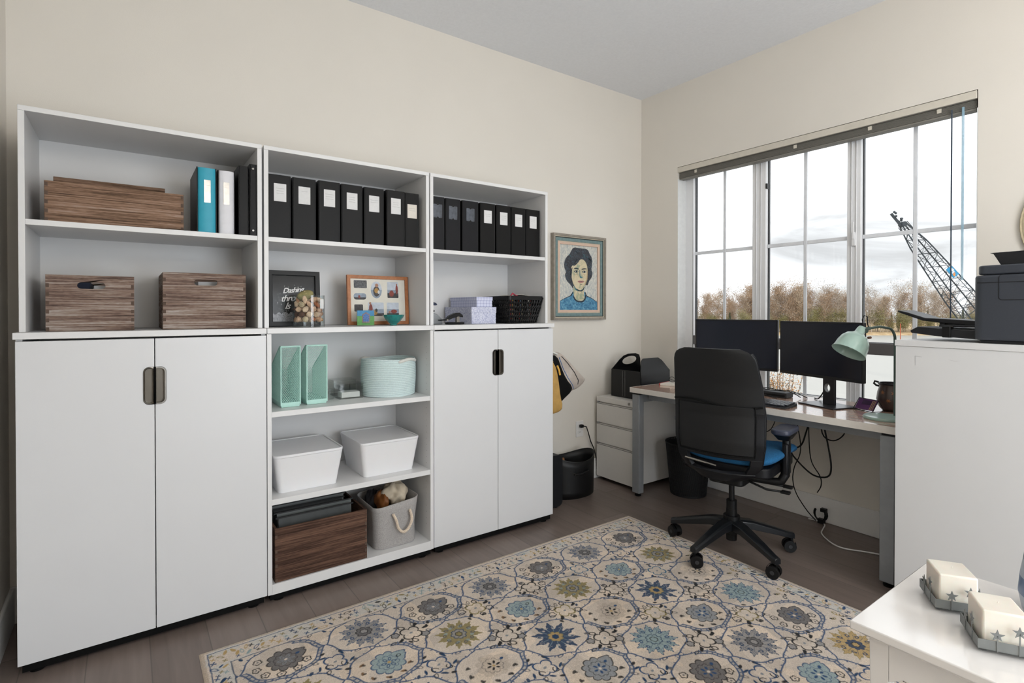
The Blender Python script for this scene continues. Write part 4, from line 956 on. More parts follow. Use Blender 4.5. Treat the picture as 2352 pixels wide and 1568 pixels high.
b = MB(); b.cyl((cx - .072, cy - ry * .92 , .172), (cx - .072, cy - ry - .006, .172), .006, M_CHROME, 12); b.build('stud', t)
tag(MB().prism([(2.705, .19), (2.735, .19), (2.725, .275), (2.700, .255)], 2.75, 2.765, mat('kraft_card', '8A5E3C', .8), 'Y').build('cardboard_piece'), 'brown cardboard piece sticking up inside the oval bin', 'cardboard')
# ============================================================ pedestal
t = thing('file_pedestal', 'white metal three-drawer file pedestal left of the desk', 'drawer unit', (3.44, 2.755, 0)); PX, PX1, PY0, PY1 = 3.205, 3.71, 2.560, 2.929
b = MB(); b.box(PX + .018, PX1, PY0, PY1, .034, .630, M_PEDEST); b.build('body', t, bevel=.002)
b = MB(); b.box(PX, PX + .017, PY0 + .001, PY1 - .001, .592, .629, M_PEDEST); b.build('top_rail', t, bevel=.002)
for i, (z0, z1) in enumerate(((.437, .585), (.285, .430), (.030, .278))):
    b = MB(); b.box(PX, PX + .017, PY0 + .001, PY1 - .001, z0, z1 - .010, M_PEDEST); b.box(PX + .007, PX + .017, PY0 + .001, PY1 - .001, z1 - .010, z1 - .002, M_PEDEST); d = b.build('drawer', t, bevel=.0012)
    b = MB(); b.box(PX + .001, PX + .006, PY0 + .001, PY1 - .001, z1 - .0105, z1 - .0085, M_DKGREY); b.build('finger_pull', d)
    b = MB(); b.box(PX + .004, PX + .016, PY1 - .018, PY1 - .004, z1 - .004, z1 + .006, M_GREYMET); b.build('runner', d)
b = MB(); b.cyl((PX - .004, 2.605, .612), (PX + .002, 2.605, .612), .010, M_CHROME, 20); b.box(PX - .0045, PX - .004, 2.6042, 2.6058, .607, .617, M_BLACK); b.build('lock', t)
for x in (PX + .05, PX1 - .05):
    for y in (PY0 + .04, PY1 - .04):
        b = MB(); b.cyl((x - .01, y, .014), (x + .01, y, .014), .0135, M_BLACK, 16); b.build('caster', t)
# leather magazine basket on the pedestal
t = thing('magazine_basket', 'black stitched leather basket with a cut-out handle on the pedestal', 'basket', (3.46, 2.74, .63))
bx0, bx1, by0, by1, bz = 3.30, 3.62, 2.578, 2.868, .631
def wallp(poly_yz, x, nrm):
    b = MB(); b.mesh(plate_me(poly_yz, .006), nrm(x), LEA); return b
c = -(by0 + by1) / 2; hw = (by1 - by0) / 2
# end walls facing the room: raised arch with handle hole, low front
b = MB(); b.mesh(plate_me([[(c - hw, bz), (c + hw, bz), (c + hw, .835), (c - hw, .835)]], .006), onX(bx0 + .006), LEA)
for s in (-.012, .012): b.tube([(bx0 - .0006, -(c - .02 + s), bz + .01), (bx0 - .0006, -(c - .02 + s), .83)], .0009, mat('pale_thread', '8A8A88', .8), 4)
b.build('front_wall', t, bevel=.001)
b = MB(); b.mesh(plate_me([[(c - hw, bz), (c + hw, bz), (c + hw, .835), (c - hw, .835)]], .006), onX(bx1), LEA); b.build('back_wall', t, bevel=.001)
def sidew(y, far=True):
    b = MB(); xc = (bx0 + bx1) / 2
    out = [(bx0, bz), (bx1, bz), (bx1, .80), (bx1, .835), (xc + .115, .905), (xc + .085, .935), (xc + .04, .948), (xc - .04, .948), (xc - .085, .935), (xc - .115, .905), (bx0, .835), (bx0, .80)]
    hole = ell(xc, .895, .078, .033, 28); yc = (by0 + by1) / 2
    b.mesh(plate_me([out, hole] if far else [[(p[0], min(p[1], .925)) for p in out]], .006), onY(y), LEA); b.v = [(p[0], p[1] + (yc - y) * (max(0, p[2] - .83) / .12) * .42, p[2]) for p in b.v]; return b
MAGB = mat('glossy_magazine', '39496A', .25, var=.3, scale=12)
sidew(by0 + .006, False).build('side_wall', t, bevel=.001); sidew(by1).build('side_wall', t, bevel=.001)
b = MB(); b.box(bx0 + .006, bx1 - .006, by0 + .006, by1 - .006, bz, bz + .005, LEA); b.build('bottom', t)
# ============================================================ DESK
t = thing('desk', 'long wood-topped office desk with white edge and grey metal legs under the window', 'desk', (3.43, 1.735, 0)); DX0, DX1, DY0, DY1 = 3.130, 3.725, .945, 2.532
M_DESKT = rampmat('desk_wood', (.6, .12, 1), noise_fac(30, 8, .6, .8), [(.3, 'A38270'), (.5, 'BD9B88'), (.7, 'CBAC9A')], .20, coat=.6)
M_EDGE = mat('desk_edge', 'DAD4CC', .4)
b = MB(); b.box(DX0 + .003, DX1 - .003, DY0 + .003, DY1 - .003, .714, .7475, M_DESKT)
b.build('desktop', t, bevel=.001)
b = MB(); b.mesh(plate_me([[(DX0, DY0), (DX1, DY0), (DX1, DY1), (DX0, DY1)], [(DX0 + .003, DY0 + .003), (DX1 - .003, DY0 + .003), (DX1 - .003, DY1 - .003), (DX0 + .003, DY1 - .003)]], .0345), Matrix.Translation((0, 0, .7135)), M_EDGE); b.build('edge_banding', t, bevel=.001)
for y0 in (2.466, .965):
    for x0 in (3.150, 3.650):
        b = MB(); b.box(x0, x0 + .05, y0, y0 + .060, .022, .700, M_GREYMET); lg = b.build('leg', t, bevel=.003)
        b = MB(); b.lathe([(.020, 0), (.022, .004), (.022, .010), (.010, .012), (.010, .022)], (x0 + .025, y0 + .03, 0), M_BLACK, 16); b.build('leveller', lg)
        b = MB(); b.box(x0 + .005, x0 + .045, y0 + .005, y0 + .055, .700, .7135, M_BLACK); b.build('leg_cap', lg)
    b = MB(); b.box(3.2, 3.65, y0 + .005, y0 + .055, .645, .700, M_GREYMET); b.build('crossbar', t, bevel=.003)
for x in (3.24, 3.53):
    b = MB(); b.box(x, x + .03, 1.03, 2.46, .66, .70, M_GREYMET); b.build('under_rail', t)
# ------------------------------------------------------------ monitors
M_SCR = mat('screen_glass', '1B1E29', .2, var=.02, coat=.1, spec=.3); M_BEZ = mat('monitor_bezel', '101013', .4); M_STAND = mat('gunmetal', '3B3A3F', .28, metal=.6)
def monitor(label, a, c, z0, z1, stand=None, edge='L'):
    """a,c: (x,y) of left and right screen ends as seen from the chair"""
    a = Vector((a[0], a[1], 0)); c = Vector((c[0], c[1], 0)); w = (c - a).length; ctr = (a + c) / 2; u = (c - a).normalized(); rz = math.atan2(u.y, u.x)
    t = thing('monitor', label, 'monitor', (ctr.x, ctr.y, .7476), rz)
    h = w / 2; Z = .7476
    # local: x along screen, -y to the viewer
    def lb(*q): 
        b = MB(); b.box(*q); return b
    b = MB(); b.mesh(plate_me([rrect(-h, h, z0 - Z, z1 - Z, .004, 2)], .022), onY(.030), M_BEZ); b.build('housing', t, local=True, bevel=.002)
    b = MB(); b.box(-h + .008, h - .008, .0072, .0082, z0 - Z + .016, z1 - Z - .008, M_SCR); b.build('screen', t, local=True)
    b = MB(); b.mesh(plate_me([rrect(-.12, .12, z0 - Z + .06, z1 - Z - .05, .02)], .03), onY(.060), M_BEZ); b.build('rear_housing', t, local=True, bevel=.006)
    sx = stand or 0
    b = MB(); b.M = Matrix.Rotation(-rz, 4, 'Z') if False else Matrix.Identity(4)
    b.mesh(plate_me([[(sx - .036, .006), (sx + .036, .006), (sx + .036, z0 - Z + .14), (sx - .036, z0 - Z + .14)], ell(sx - .004, .098, .017, .022, 24)], .018), onY(.085), M_STAND); b.build('stand_neck', t, local=True, bevel=.003)
    b = MB(); b.mesh(plate_me([ell(sx - .004, .098, .020, .025, 24), ell(sx - .004, .098, .0165, .0215, 24)], .021), onY(.0855), M_GREYMET); b.build('cable_ring', t, local=True)
    b = MB(); b.prism(rrect(sx - .115, sx + .115, -.03, .15, .006, 2), .0, .0075, M_STAND); b.build('stand_base', t, local=True, bevel=.002)
    return t
monitor('left black monitor standing on the desk behind the office chair', (3.408, 2.206), (3.498, 1.695), .905, 1.219)
monitor('right black monitor with grey stand nearest the mint desk lamp', (3.500, 1.686), (3.342, 1.176), .903, 1.214, stand=.015)
# ------------------------------------------------------------ keyboard, hub, cards, notebook
t = thing('keyboard', 'black keyboard on the desk right of the office chair', 'keyboard', (3.228, 1.70, .7476), R(-90 + 4))
b = MB(); kb = [(0, 0), (.0, .010), (.145, .024), (.145, 0)]
b.prism([(-.075, .0), (.075, .0), (.075, .016), (-.075, .008)], -.22, .22, M_DKGREY, 'X')
b.v = [(p[0], p[1], p[2]) for p in b.v]; b.build('case', t, local=True, bevel=.002)
b = MB(); M_KEY = mat('key_cap', '2B2D32', .3)
for r_ in range(6):
    yy = -.062 + r_ * .0215; zz = .0105 + (yy + .075) / .15 * .008; x = -.212
    while x < .20:
        w_ = .017 if not (r_ == 0 and -.12 < x < .0) else .10
        b.tbox(x, x + w_, yy, yy + .0175, zz, zz + .007, -.001, -.001, M_KEY); x += w_ + .0025
b.build('keys', t, local=True)
t = thing('docking_station', 'dark grey docking box with cables on the desk behind the keyboard', 'dock', (3.56, 1.74, .7476))
b = MB(); b.box(3.52, 3.60, 1.65, 1.84, .7485, .779, M_DKGREY); b.build('housing', t, bevel=.003)
b = MB(); b.box(3.5195, 3.5205, 1.66, 1.83, .756, .766, M_BLACK); b.build('port_strip', t)
def cable(label, pts, r=.0026, m=None, name='cable', it=4, cat='cable', group=None):
    P = [Vector(p) for p in pts]; out = []
    for i in range(len(P) - 1):
        p0, p1, p2, p3 = P[max(i - 1, 0)], P[i], P[i + 1], P[min(i + 2, len(P) - 1)]
        for k in range(it):
            f = k / it; out.append(tuple(.5 * (2 * p1 + (p2 - p0) * f + (2 * p0 - 5 * p1 + 4 * p2 - p3) * f * f + (3 * p1 - p0 - 3 * p2 + p3) * f ** 3)))
    out.append(tuple(P[-1])); return tag(MB().tube(out, r, m or M_BLACK, 7).build(name, smooth=60), label, cat, group)
cable('black cable looped over the top of the docking box', [(3.64, 1.97, .752), (3.60, 1.90, .795), (3.545, 1.86, .800), (3.545, 1.78, .786), (3.55, 1.70, .787), (3.57, 1.64, .781), (3.59, 1.60, .755)])
cable('second black cable lying over the docking box toward the monitor stand', [(3.65, 1.93, .752), (3.60, 1.86, .783), (3.56, 1.80, .794), (3.575, 1.72, .788), (3.58, 1.66, .789), (3.60, 1.605, .770), (3.62, 1.575, .752)])
cable('thin black cable crossing in front of the docking box', [(3.46, 1.825, .752), (3.47, 1.80, .768), (3.49, 1.74, .756), (3.46, 1.68, .753)])
cable('black cable dropping to the desk beside the neck of the monitor stand', [(3.61, 1.468, .83), (3.605, 1.485, .79), (3.625, 1.515, .757), (3.655, 1.55, .752)], .0035)
t = thing('card_holder', 'purple card holder on a black wire easel near the right end of the desk', 'card holder', (3.47, 1.215, .7476), R(-112))
M_PURP = mat('purple_card', '5E3568', .3, var=.15, scale=15); M_GOLD = mat('gold_stripe', 'B89A6E', .35)
b = MB(); b.M = Matrix.Rotation(R(-32), 4, 'X'); b.box(-.055, .055, -.006, .0, .006, .066, M_PURP); b.build('card_stack', t, local=True, bevel=.001)
b = MB(); b.M = Matrix.Rotation(R(-32), 4, 'X'); b.box(-.026, .026, -.0072, -.0062, .034, .060, mat('dark_purple', '3A2144', .4))
b.build('card_panel', t, local=True); b = MB(); b.M = Matrix.Rotation(R(-32), 4, 'X')
for x in (.030, .038, .046): b.box(x, x + .003, -.0072, -.0062, .008, .062, M_GOLD)
b.build('card_stripes', t, local=True)
b = MB()
for x in (-.058, .058): b.tube([(x, -.008, .003), (x, .032, .060), (x, .070, .003), (x, -.012, .003)], .0022, M_BLACK, 6)
b.tube([(-.058, -.012, .003), (.058, -.012, .003)], .0022, M_BLACK, 6); b.tube([(-.058, .032, .060), (.058, .032, .060)], .002, M_BLACK, 6); b.build('wire_easel', t, local=True)
t = thing('notebook', 'beige notebook with red spine at the left end of the desk', 'notebook', (3.46, 2.40, .7476), R(12))
b = MB(); b.box(-.07, .07, -.09, .09, .0005, .014, M_CREAMP); b.build('pages', t, local=True, bevel=.001)
b = MB(); b.box(-.072, .072, .085, .0925, .0002, .0155, mat('red_spine', '9C2F34', .5)); b.build('spine', t, local=True)
t = thing('eyeglasses', 'black wire glasses lying on the beige notebook', 'glasses', (3.46, 2.40, .763))
b = MB()
for dy in (-.034, .034): b.tube([(3.46 + .002, 2.40 + dy + .026 * math.cos(a), .768 + .0 + .018 * (1 + math.sin(a))) for a in [2 * math.pi * k / 20 for k in range(20)]], .0016, M_BLACK, 5, closed=True)
b.tube([(3.462, 2.392, .79), (3.462, 2.400, .793), (3.462, 2.408, .79)], .0016, M_BLACK, 5); b.build('rims', t)
b = MB()
for dy in (-.058, .058): b.tube([(3.462, 2.40 + dy, .79), (3.50, 2.40 + dy * .9, .775), (3.53, 2.40 + dy * .8, .766)], .0016, M_BLACK, 5)
b.build('temples', t)
# painted pot
t = thing('painted_pot', 'dark pot painted with orange flowers at the right end of the desk', 'pot', (3.58, 1.125, .7476))
M_POT = mat('dark_glaze', '4A3B36', .3, coat=.4, var=.15); M_POTO = mat('orange_glaze', 'B4703E', .4, var=.2); PC = (3.585, 1.125, .7476)
prof = [(0, 0), (.042, 0), (.060, .022), (.071, .060), (.066, .100), (.058, .128), (.062, .142), (.057, .143), (.052, .128), (0, .12)]
b = MB(); b.lathe(prof, PC, M_POT, 40); b.build('vessel', t, smooth=60)
b = MB(); b.lathe([(.062, .138), (.065, .143), (.062, .148), (.056, .146), (.056, .138)], PC, mat('black_rim', '1B1A1C', .3), 32); b.build('rim', t)
for a in (95, 275):
    b = MB(); b.tube([(PC[0] + math.cos(R(a)) * r, PC[1] + math.sin(R(a)) * r, PC[2] + z) for r, z in ((.056, .125), (.072, .128), (.084, .138), (.080, .150), (.062, .146))], .0055, MATS['black_rim'], 8); b.build('handle', t)
b = MB()
for k, (a, z, s) in enumerate(((205, .10, 1), (225, .045, 1.1), (250, .095, .9), (185, .06, .9), (270, .05, 1), (160, .1, .9), (240, .115, .6))):
    rr = .0715 if z < .08 else .067
    for q in range(7):
        an = q * 2 * math.pi / 7; pts = []
        for w_ in (-.28, 0, .28, 0):
            ll = (.006, .014, .006, 0)[(-.28, 0, .28, 0).index(w_) if w_ else (1 if len(pts) == 1 else 3)] * s
            pts.append((ll * math.cos(an + w_), ll * math.sin(an + w_)))
        vs = []
        for u, v in pts:
            zz = z + v; r2 = np.interp(zz, [.022, .060, .100, .128], [.060, .071, .066, .058]) + .0012; th = R(a) + u / r2
            vs.append((PC[0] + r2 * math.cos(th), PC[1] + r2 * math.sin(th), PC[2] + zz))
        b.add(vs, [(0, 1, 2, 3)], M_POTO)
b.build('flower_motif', t, smooth=0)
# desk lamp
t = thing('desk_lamp', 'mint green desk lamp with bell shade in front of the right monitor', 'lamp', (3.30, 1.06, .7476)); LB = (3.318, 1.062, .748)
b = MB(); b.lathe([(0, 0), (.092, 0), (.094, .006), (.090, .013), (0, .016)], LB, M_MINTL, 48); b.build('base', t, smooth=50)
SG = mat('dark_green_metal', '4E5F59', .35, metal=.3)
b = MB(); b.tube([(3.362, 1.037, .762), (3.362, 1.038, 1.10)] + [(3.362 - .026 * (1 - math.cos(a)) * 1.0, 1.038 + .020 * (1 - math.cos(a)), 1.13 + .060 * math.sin(a)) for a in [R(q) for q in (15, 30, 50, 70, 90)]] + [(3.30, 1.083, 1.197), (3.262, 1.110, 1.190)], .0062, SG, 12); b.build('stem', t, smooth=60)
axis = (Vector((3.150, 1.168, 1.045)) - Vector((3.235, 1.128, 1.190))).normalized(); top = Vector((3.232, 1.130, 1.196))
q = Vector((0, 0, 1)).rotation_difference(axis).to_matrix().to_4x4(); SM = Matrix.Translation(top) @ q
prof = [(.0, .0), (.015, .002), (.019, .012), (.022, .036), (.032, .046), (.050, .058), (.063, .078), (.070, .105), (.073, .136), (.077, .146), (.074, .147), (.070, .139), (.066, .105), (.058, .080), (.046, .063), (.028, .052), (0, .046)]
b = MB(); b.M = SM; b.lathe(prof, (0, 0, 0), M_MINTL, 48); b.build('lamp_shade', t, smooth=50)
b = MB(); b.M = SM; b.ball((0, 0, .095), .028, mat('bulb_glass', 'DAD6CC', .3), 16, 10); b.build('bulb', t)
b = MB(); b.tube([(3.262, 1.110, 1.190), (3.246, 1.120, 1.186), (3.232, 1.128, 1.176)], .009, SG, 10); b.cyl((3.225, 1.112, 1.178), (3.245, 1.148, 1.178), .012, SG, 16); b.build('joint', t)
b = MB(); b.cyl((3.205, 1.095, 1.145), (3.195, 1.082, 1.147), .006, mat('wood_knob', '5A3A28', .5), 14); b.build('knob', t)
b = MB(); b.tube([(3.234, 1.128, 1.198), (3.226, 1.130, 1.232), (3.234, 1.124, 1.252), (3.246, 1.116, 1.246), (3.250, 1.116, 1.215), (3.255, 1.114, 1.195)], .0028, M_BLACK, 6); b.build('flex_loop', t, smooth=60)
# ============================================================ waste bin
t = thing('waste_bin', 'black mesh waste bin on the floor behind the office chair', 'bin', (3.52, 2.33, 0)); WC = (3.50, 2.325)
M_BMESH = mat('black_mesh', '121213', .6)
b = MB()
for k in range(60):
    for sg in (1, -1):
        a0 = 2 * math.pi * k / 60
        b.tube([(WC[0] + (.120 + .032 * v) * math.cos(a0 + sg * v * .55), WC[1] + (.120 + .032 * v) * math.sin(a0 + sg * v * .55), .012 + .345 * v) for v in (0, .25, .5, .75, 1)], .0023, M_BMESH, 4, cap=False)
b.build('mesh_wall', t, smooth=0)
b = MB(); b.lathe([(.1195, .004), (.1215, .02), (.1505, .350), (.148, .350), (.119, .02)], (WC[0], WC[1], 0), mat('black_liner', '0A0A0B', .7), 40); b.build('liner', t, smooth=50)
b = MB(); b.tube([(WC[0] + .153 * math.cos(a), WC[1] + .153 * math.sin(a), .358) for a in [2 * math.pi * k / 40 for k in range(40)]], .004, M_BMESH, 8, closed=True); b.build('rim', t)
b = MB(); b.lathe([(0, .002), (.121, .002), (.121, .014), (0, .014)], (WC[0], WC[1], 0), M_BMESH, 40); b.build('base', t)
# ============================================================ cables under the desk
cable('thick black cable hanging in a deep loop from the desktop', [(3.62, 1.50, .708), (3.63, 1.485, .60), (3.63, 1.46, .48), (3.62, 1.44, .37), (3.62, 1.46, .31), (3.62, 1.54, .30), (3.61, 1.62, .36), (3.60, 1.66, .42), (3.60, 1.60, .47), (3.60, 1.57, .56), (3.61, 1.53, .708)], .0048)
cable('black cable making a small loop below the right part of the desktop', [(3.64, 1.40, .708), (3.64, 1.375, .60), (3.64, 1.40, .545), (3.64, 1.45, .52), (3.64, 1.50, .555), (3.64, 1.515, .708)], .0035)
cable('thin black cable hanging straight down to the clip by the baseboard', [(3.60, 1.56, .708), (3.60, 1.555, .50), (3.61, 1.545, .38), (3.62, 1.50, .30), (3.64, 1.505, .24), (3.66, 1.535, .19)], .003)
cable('thin black cable beside the chair arm dropping to the floor', [(3.58, 1.64, .708), (3.58, 1.60, .52), (3.585, 1.60, .42), (3.60, 1.64, .33), (3.62, 1.66, .24), (3.64, 1.645, .15), (3.66, 1.59, .06), (3.68, 1.55, .012)], .003)
cable('thin black cable arcing behind the chair under the desk', [(3.45, 1.78, .708), (3.45, 1.84, .60), (3.45, 1.86, .54), (3.46, 1.80, .53), (3.48, 1.72, .56), (3.50, 1.68, .708)], .0025)
cable('white cable trailing across the floor toward the right desk leg', [(3.69, 1.60, .006), (3.70, 1.56, .006), (3.675, 1.50, .006), (3.60, 1.475, .006), (3.52, 1.445, .006), (3.44, 1.36, .006), (3.42, 1.29, .006), (3.46, 1.215, .006), (3.50, 1.13, .006), (3.52, 1.00, .006)], .0038, M_TRIM)
t = thing('cable_clip', 'black bundle of coiled cable on the floor at the baseboard', 'cable bundle', (3.68, 1.53, .05))
b = MB()
for k in range(3): b.tube([(3.685 + .004 * k, 1.53 + (.030 + .004 * k) * math.cos(a), .056 + .040 * math.sin(a)) for a in [R(q) for q in range(-250, 40, 24)]], .0045, M_BLACK, 6)
b.box(3.675, 3.70, 1.495, 1.525, .075, .095, M_BLACK); b.box(3.675, 3.70, 1.505, 1.54, .004, .03, M_BLACK); b.build('coil', t)
# ============================================================ OFFICE CHAIR  (local +X = the way it faces)
CH = thing('office_chair', 'black high-back office chair with bright blue seat at the desk', 'chair', (2.917, 1.628, .0035), R(12))
M_SHELL = mat('chair_shell', '101013', .42, var=.05, spec=.32); M_BACKF = mat('chair_back_fabric', '060607', .6, var=.08, scale=80, bump=.25, bscale=900); M_BLUE = rampmat('blue_seat_fabric', (1, 1, 1), noise_fac(350, 3, .7), [(.3, '0C4468'), (.6, '165F8F'), (.8, '2278A8')], .9, bump=.3, dist=.001)
def bshape(u, z):   # u -1..1, z height; returns local x,y of the back surface centre
    hw = np.interp(z, [.42, .45, .50, .60, .75, .90, 1.02, 1.045, 1.063, 1.075, 1.083], [.115, .175, .212, .228, .230, .220, .206, .199, .187, .170, .143])
    y = u * hw + .018
    xb = np.interp(z, [.42, .50, .62, .75, .90, 1.083], [-.190, -.205, -.215, -.205, -.222, -.262])
    wrap = np.interp(z, [.42, .6, .8, 1.083], [.075, .070, .055, .032])
    return xb + wrap * (abs(u) ** 2.2), y
def P3(u, z, off=0):
    x, y = bshape(u, z); x2, y2 = bshape(u, z + .01); xa, ya = bshape(min(u + .02, 1.02), z); 
    tv = Vector((xa - x, ya - y, 0)); tz = Vector((x2 - x, y2 - y, .01)); n = tv.cross(tz)
    n.normalize()
    if n.x > 0: n = -n
    return (x + n.x * off, y + n.y * off, z + n.z * off)
def sheet(name, parent, u0, u1, z0, z1, th, off, m, nu=36, nv=36, bev=.004):
    b = MB(); f = []; 
    vs = [P3(u0 + (u1 - u0) * i / nu, z0 + (z1 - z0) * j / nv, off) for j in range(nv + 1) for i in range(nu + 1)]
    vs2 = [P3(u0 + (u1 - u0) * i / nu, z0 + (z1 - z0) * j / nv, off - th) for j in range(nv + 1) for i in range(nu + 1)]
    N = (nu + 1) * (nv + 1); W_ = nu + 1
    for j in range(nv):
        for i in range(nu):
            a = j * W_ + i; f.append((a, a + 1, a + W_ + 1, a + W_)); f.append((N + a, N + a + W_, N + a + W_ + 1, N + a + 1))
    for i in range(nu): f.append((i, N + i, N + i + 1, i + 1)); a = nv * W_ + i; f.append((a, a + 1, N + a + 1, N + a))
    for j in range(nv): a = j * W_; f.append((a, a + W_, N + a + W_, N + a)); a = j * W_ + nu; f.append((a, N + a, N + a + W_, a + W_))
    b.add(vs + vs2, f, m); return b.build(name, parent, local=True, smooth=50, bevel=bev)
sheet('backrest', CH, -1, 1, .765, 1.083, .030, 0, M_BACKF, 40, 30)
sheet('lumbar_panel', CH, -.82, .80, .560, .800, .006, .010, M_BACKF, 36, 24, .003)
sh = sheet('back_shell', CH, -1, 1, .535, .775, .024, .002, M_SHELL, 40, 26)
b = MB()
for u0, u1 in ((-1, -.80), (.74, 1)):
    n1 = 8; 
    for j in range(n1):
        pass
sheet('shell_side', sh, -1, -.78, .45, .540, .024, .002, M_SHELL, 10, 10, .003); sheet('shell_side', sh, .70, 1, .45, .540, .024, .002, M_SHELL, 12, 10, .003)
sheet('lower_rim', CH, -1, 1, .418, .462, .028, .004, M_SHELL, 40, 8)
# edge bead running up the sides of the back
for s_ in (1, -1):
    b = MB(); b.tube([P3(s_, .46 + .6 * k / 30, -.012) for k in range(31)], .010, M_SHELL, 8); b.build('edge_bead', CH, local=True, smooth=60)
b = MB(); b.tube([P3(u, .556, .012) for u in [-.84 + 1.66 * k / 24 for k in range(25)]] , .003, M_BLACKM, 6); b.tube([P3(.82, .556 + .25 * k / 12, .012) for k in range(13)], .003, M_BLACKM, 6); b.tube([P3(-.84, .556 + .25 * k / 12, .012) for k in range(13)], .003, M_BLACKM, 6); b.tube([P3(u, .806 + .012 * math.sin(3 * u), .004) for u in [-.98 + 1.96 * k / 24 for k in range(25)]], .005, M_BLACKM, 6); b.build('panel_seam', CH, local=True)
b = MB(); b.tube([(-.185, .175, .505), (-.165, .10, .490), (-.160, .02, .480)], .005, M_CHROME, 8); b.build('height_bar', CH, local=True)
# seat
def seatf(u, v):
    a = 2 * math.pi * u; c, s_ = math.cos(a), math.sin(a); e = .42
    x = .12 + .258 * math.copysign(abs(c) ** e, c) * math.sin(math.pi * v) ** .35; y = .250 * math.copysign(abs(s_) ** e, s_) * math.sin(math.pi * v) ** .35
    z = .522 + .034 * math.cos(math.pi * v) - .035 * max(0, (x - .22) / .13) ** 2 + .02 * (abs(y) / .25) ** 2 - .012 * (1 if x < 0 else 0) * abs(x) / .15
    return (x, y, z)
b = MB(); b.grid(seatf, 64, 20, M_BLUE); b.build('seat', CH, local=True, smooth=70)
b = MB(); b.prism(rrect(-.13, .32, -.225, .225, .06), .445, .496, M_SHELL); b.build('seat_pan', CH, local=True, bevel=.008)
b = MB(); b.prism(rrect(-.10, .14, -.09, .09, .03), .375, .440, M_BLACK); b.build('tilt_mechanism', CH, local=True, bevel=.006)
b = MB(); b.tube([(-.06, 0, .41), (-.12, 0, .415), (-.165, 0, .43)], .024, M_BLACK, 10); b.build('back_bracket', CH, local=True, smooth=60)
for s in (1, -1):
    b = MB(); b.tube([(0, s * .08, .405), (.04, s * .20, .40), (.045, (s * 0.248 + .018), .405), (.055, (s * 0.265 + .018), .44), (.065, (s * 0.268 + .018), .52), (.07, (s * 0.266 + .018), .62)], [.018, .020, .022, .022, .019, .019], M_BLACK, 12); ar = b.build('armrest', CH, local=True, smooth=60)
    b = MB(); b.box(.035, .10, (s * 0.268 + .018) - .014, (s * 0.268 + .018) + .014, .44, .60, M_SHELL); b.build('arm_sleeve', ar, local=True, bevel=.008)
    b = MB(); b.tbox(.005, .135, (s * 0.260 + .018) - .045, (s * 0.260 + .018) + .045, .615, .650, .03, .02, M_BLACK); b.build('arm_bracket', ar, local=True, bevel=.006)
    b = MB(); b.prism(rrect(-.025, .175, (s * 0.258 + .018) - .047, (s * 0.258 + .018) + .047, .035), .650, .678, mat('arm_pad', '3A3E4C', .35)); b.build('arm_pad', ar, local=True, bevel=.009, seg=3)
for pts in ([(.05, -.10, .395), (.07, -.17, .375), (.10, -.24, .368)], [(-.03, -.10, .395), (-.02, -.18, .37), (.02, -.25, .362)]):
    b = MB(); b.tube(pts, .006, M_BLACK, 8); b.box(pts[-1][0] - .016, pts[-1][0] + .016, pts[-1][1] - .03, pts[-1][1] + .012, pts[-1][2] - .006, pts[-1][2] + .006, M_BLACK); b.build('lever', CH, local=True, bevel=.003)
b = MB(); b.cyl((0, 0, .215), (0, 0, .385), .0145, M_BLACK, 20); b.cyl((0, 0, .215), (0, 0, .27), .026, M_BLACK, 20); b.cyl((0, 0, .06), (0, 0, .225), .027, M_BLACK, 20); b.build('gas_column', CH, local=True)
b = MB()
angs = [R(35 + 72 * k - 12) for k in range(5)]
for a in angs:
    d = Vector((math.cos(a), math.sin(a), 0)); s_ = Vector((-d.y, d.x, 0))
    sec = [(.0, .036, .175, .125), (.10, .030, .165, .122), (.22, .024, .130, .095), (.30, .019, .105, .075), (.325, .017, .100, .070)]
    vs = []
    for r, hw, zt, zb in sec:
        for sy, z in ((-1, zb), (1, zb), (1, zt - .008), (.6, zt), (-.6, zt), (-1, zt - .008)): p = d * r + s_ * (hw * sy); vs.append((p.x, p.y, z))
    fs = []; n = 6
    for i in range(len(sec) - 1):
        for q_ in range(n): fs.append((i * n + q_, i * n + (q_ + 1) % n, (i + 1) * n + (q_ + 1) % n, (i + 1) * n + q_))
    fs += [tuple(range(n)), tuple(range((len(sec) - 1) * n, len(sec) * n))]
    b.add(vs, fs, mat('star_base_plastic', '131518', .3, var=.05))
b.cyl((0, 0, .10), (0, 0, .19), .042, M_BLACK, 24); b.build('star_base', CH, local=True, smooth=30, bevel=.002)
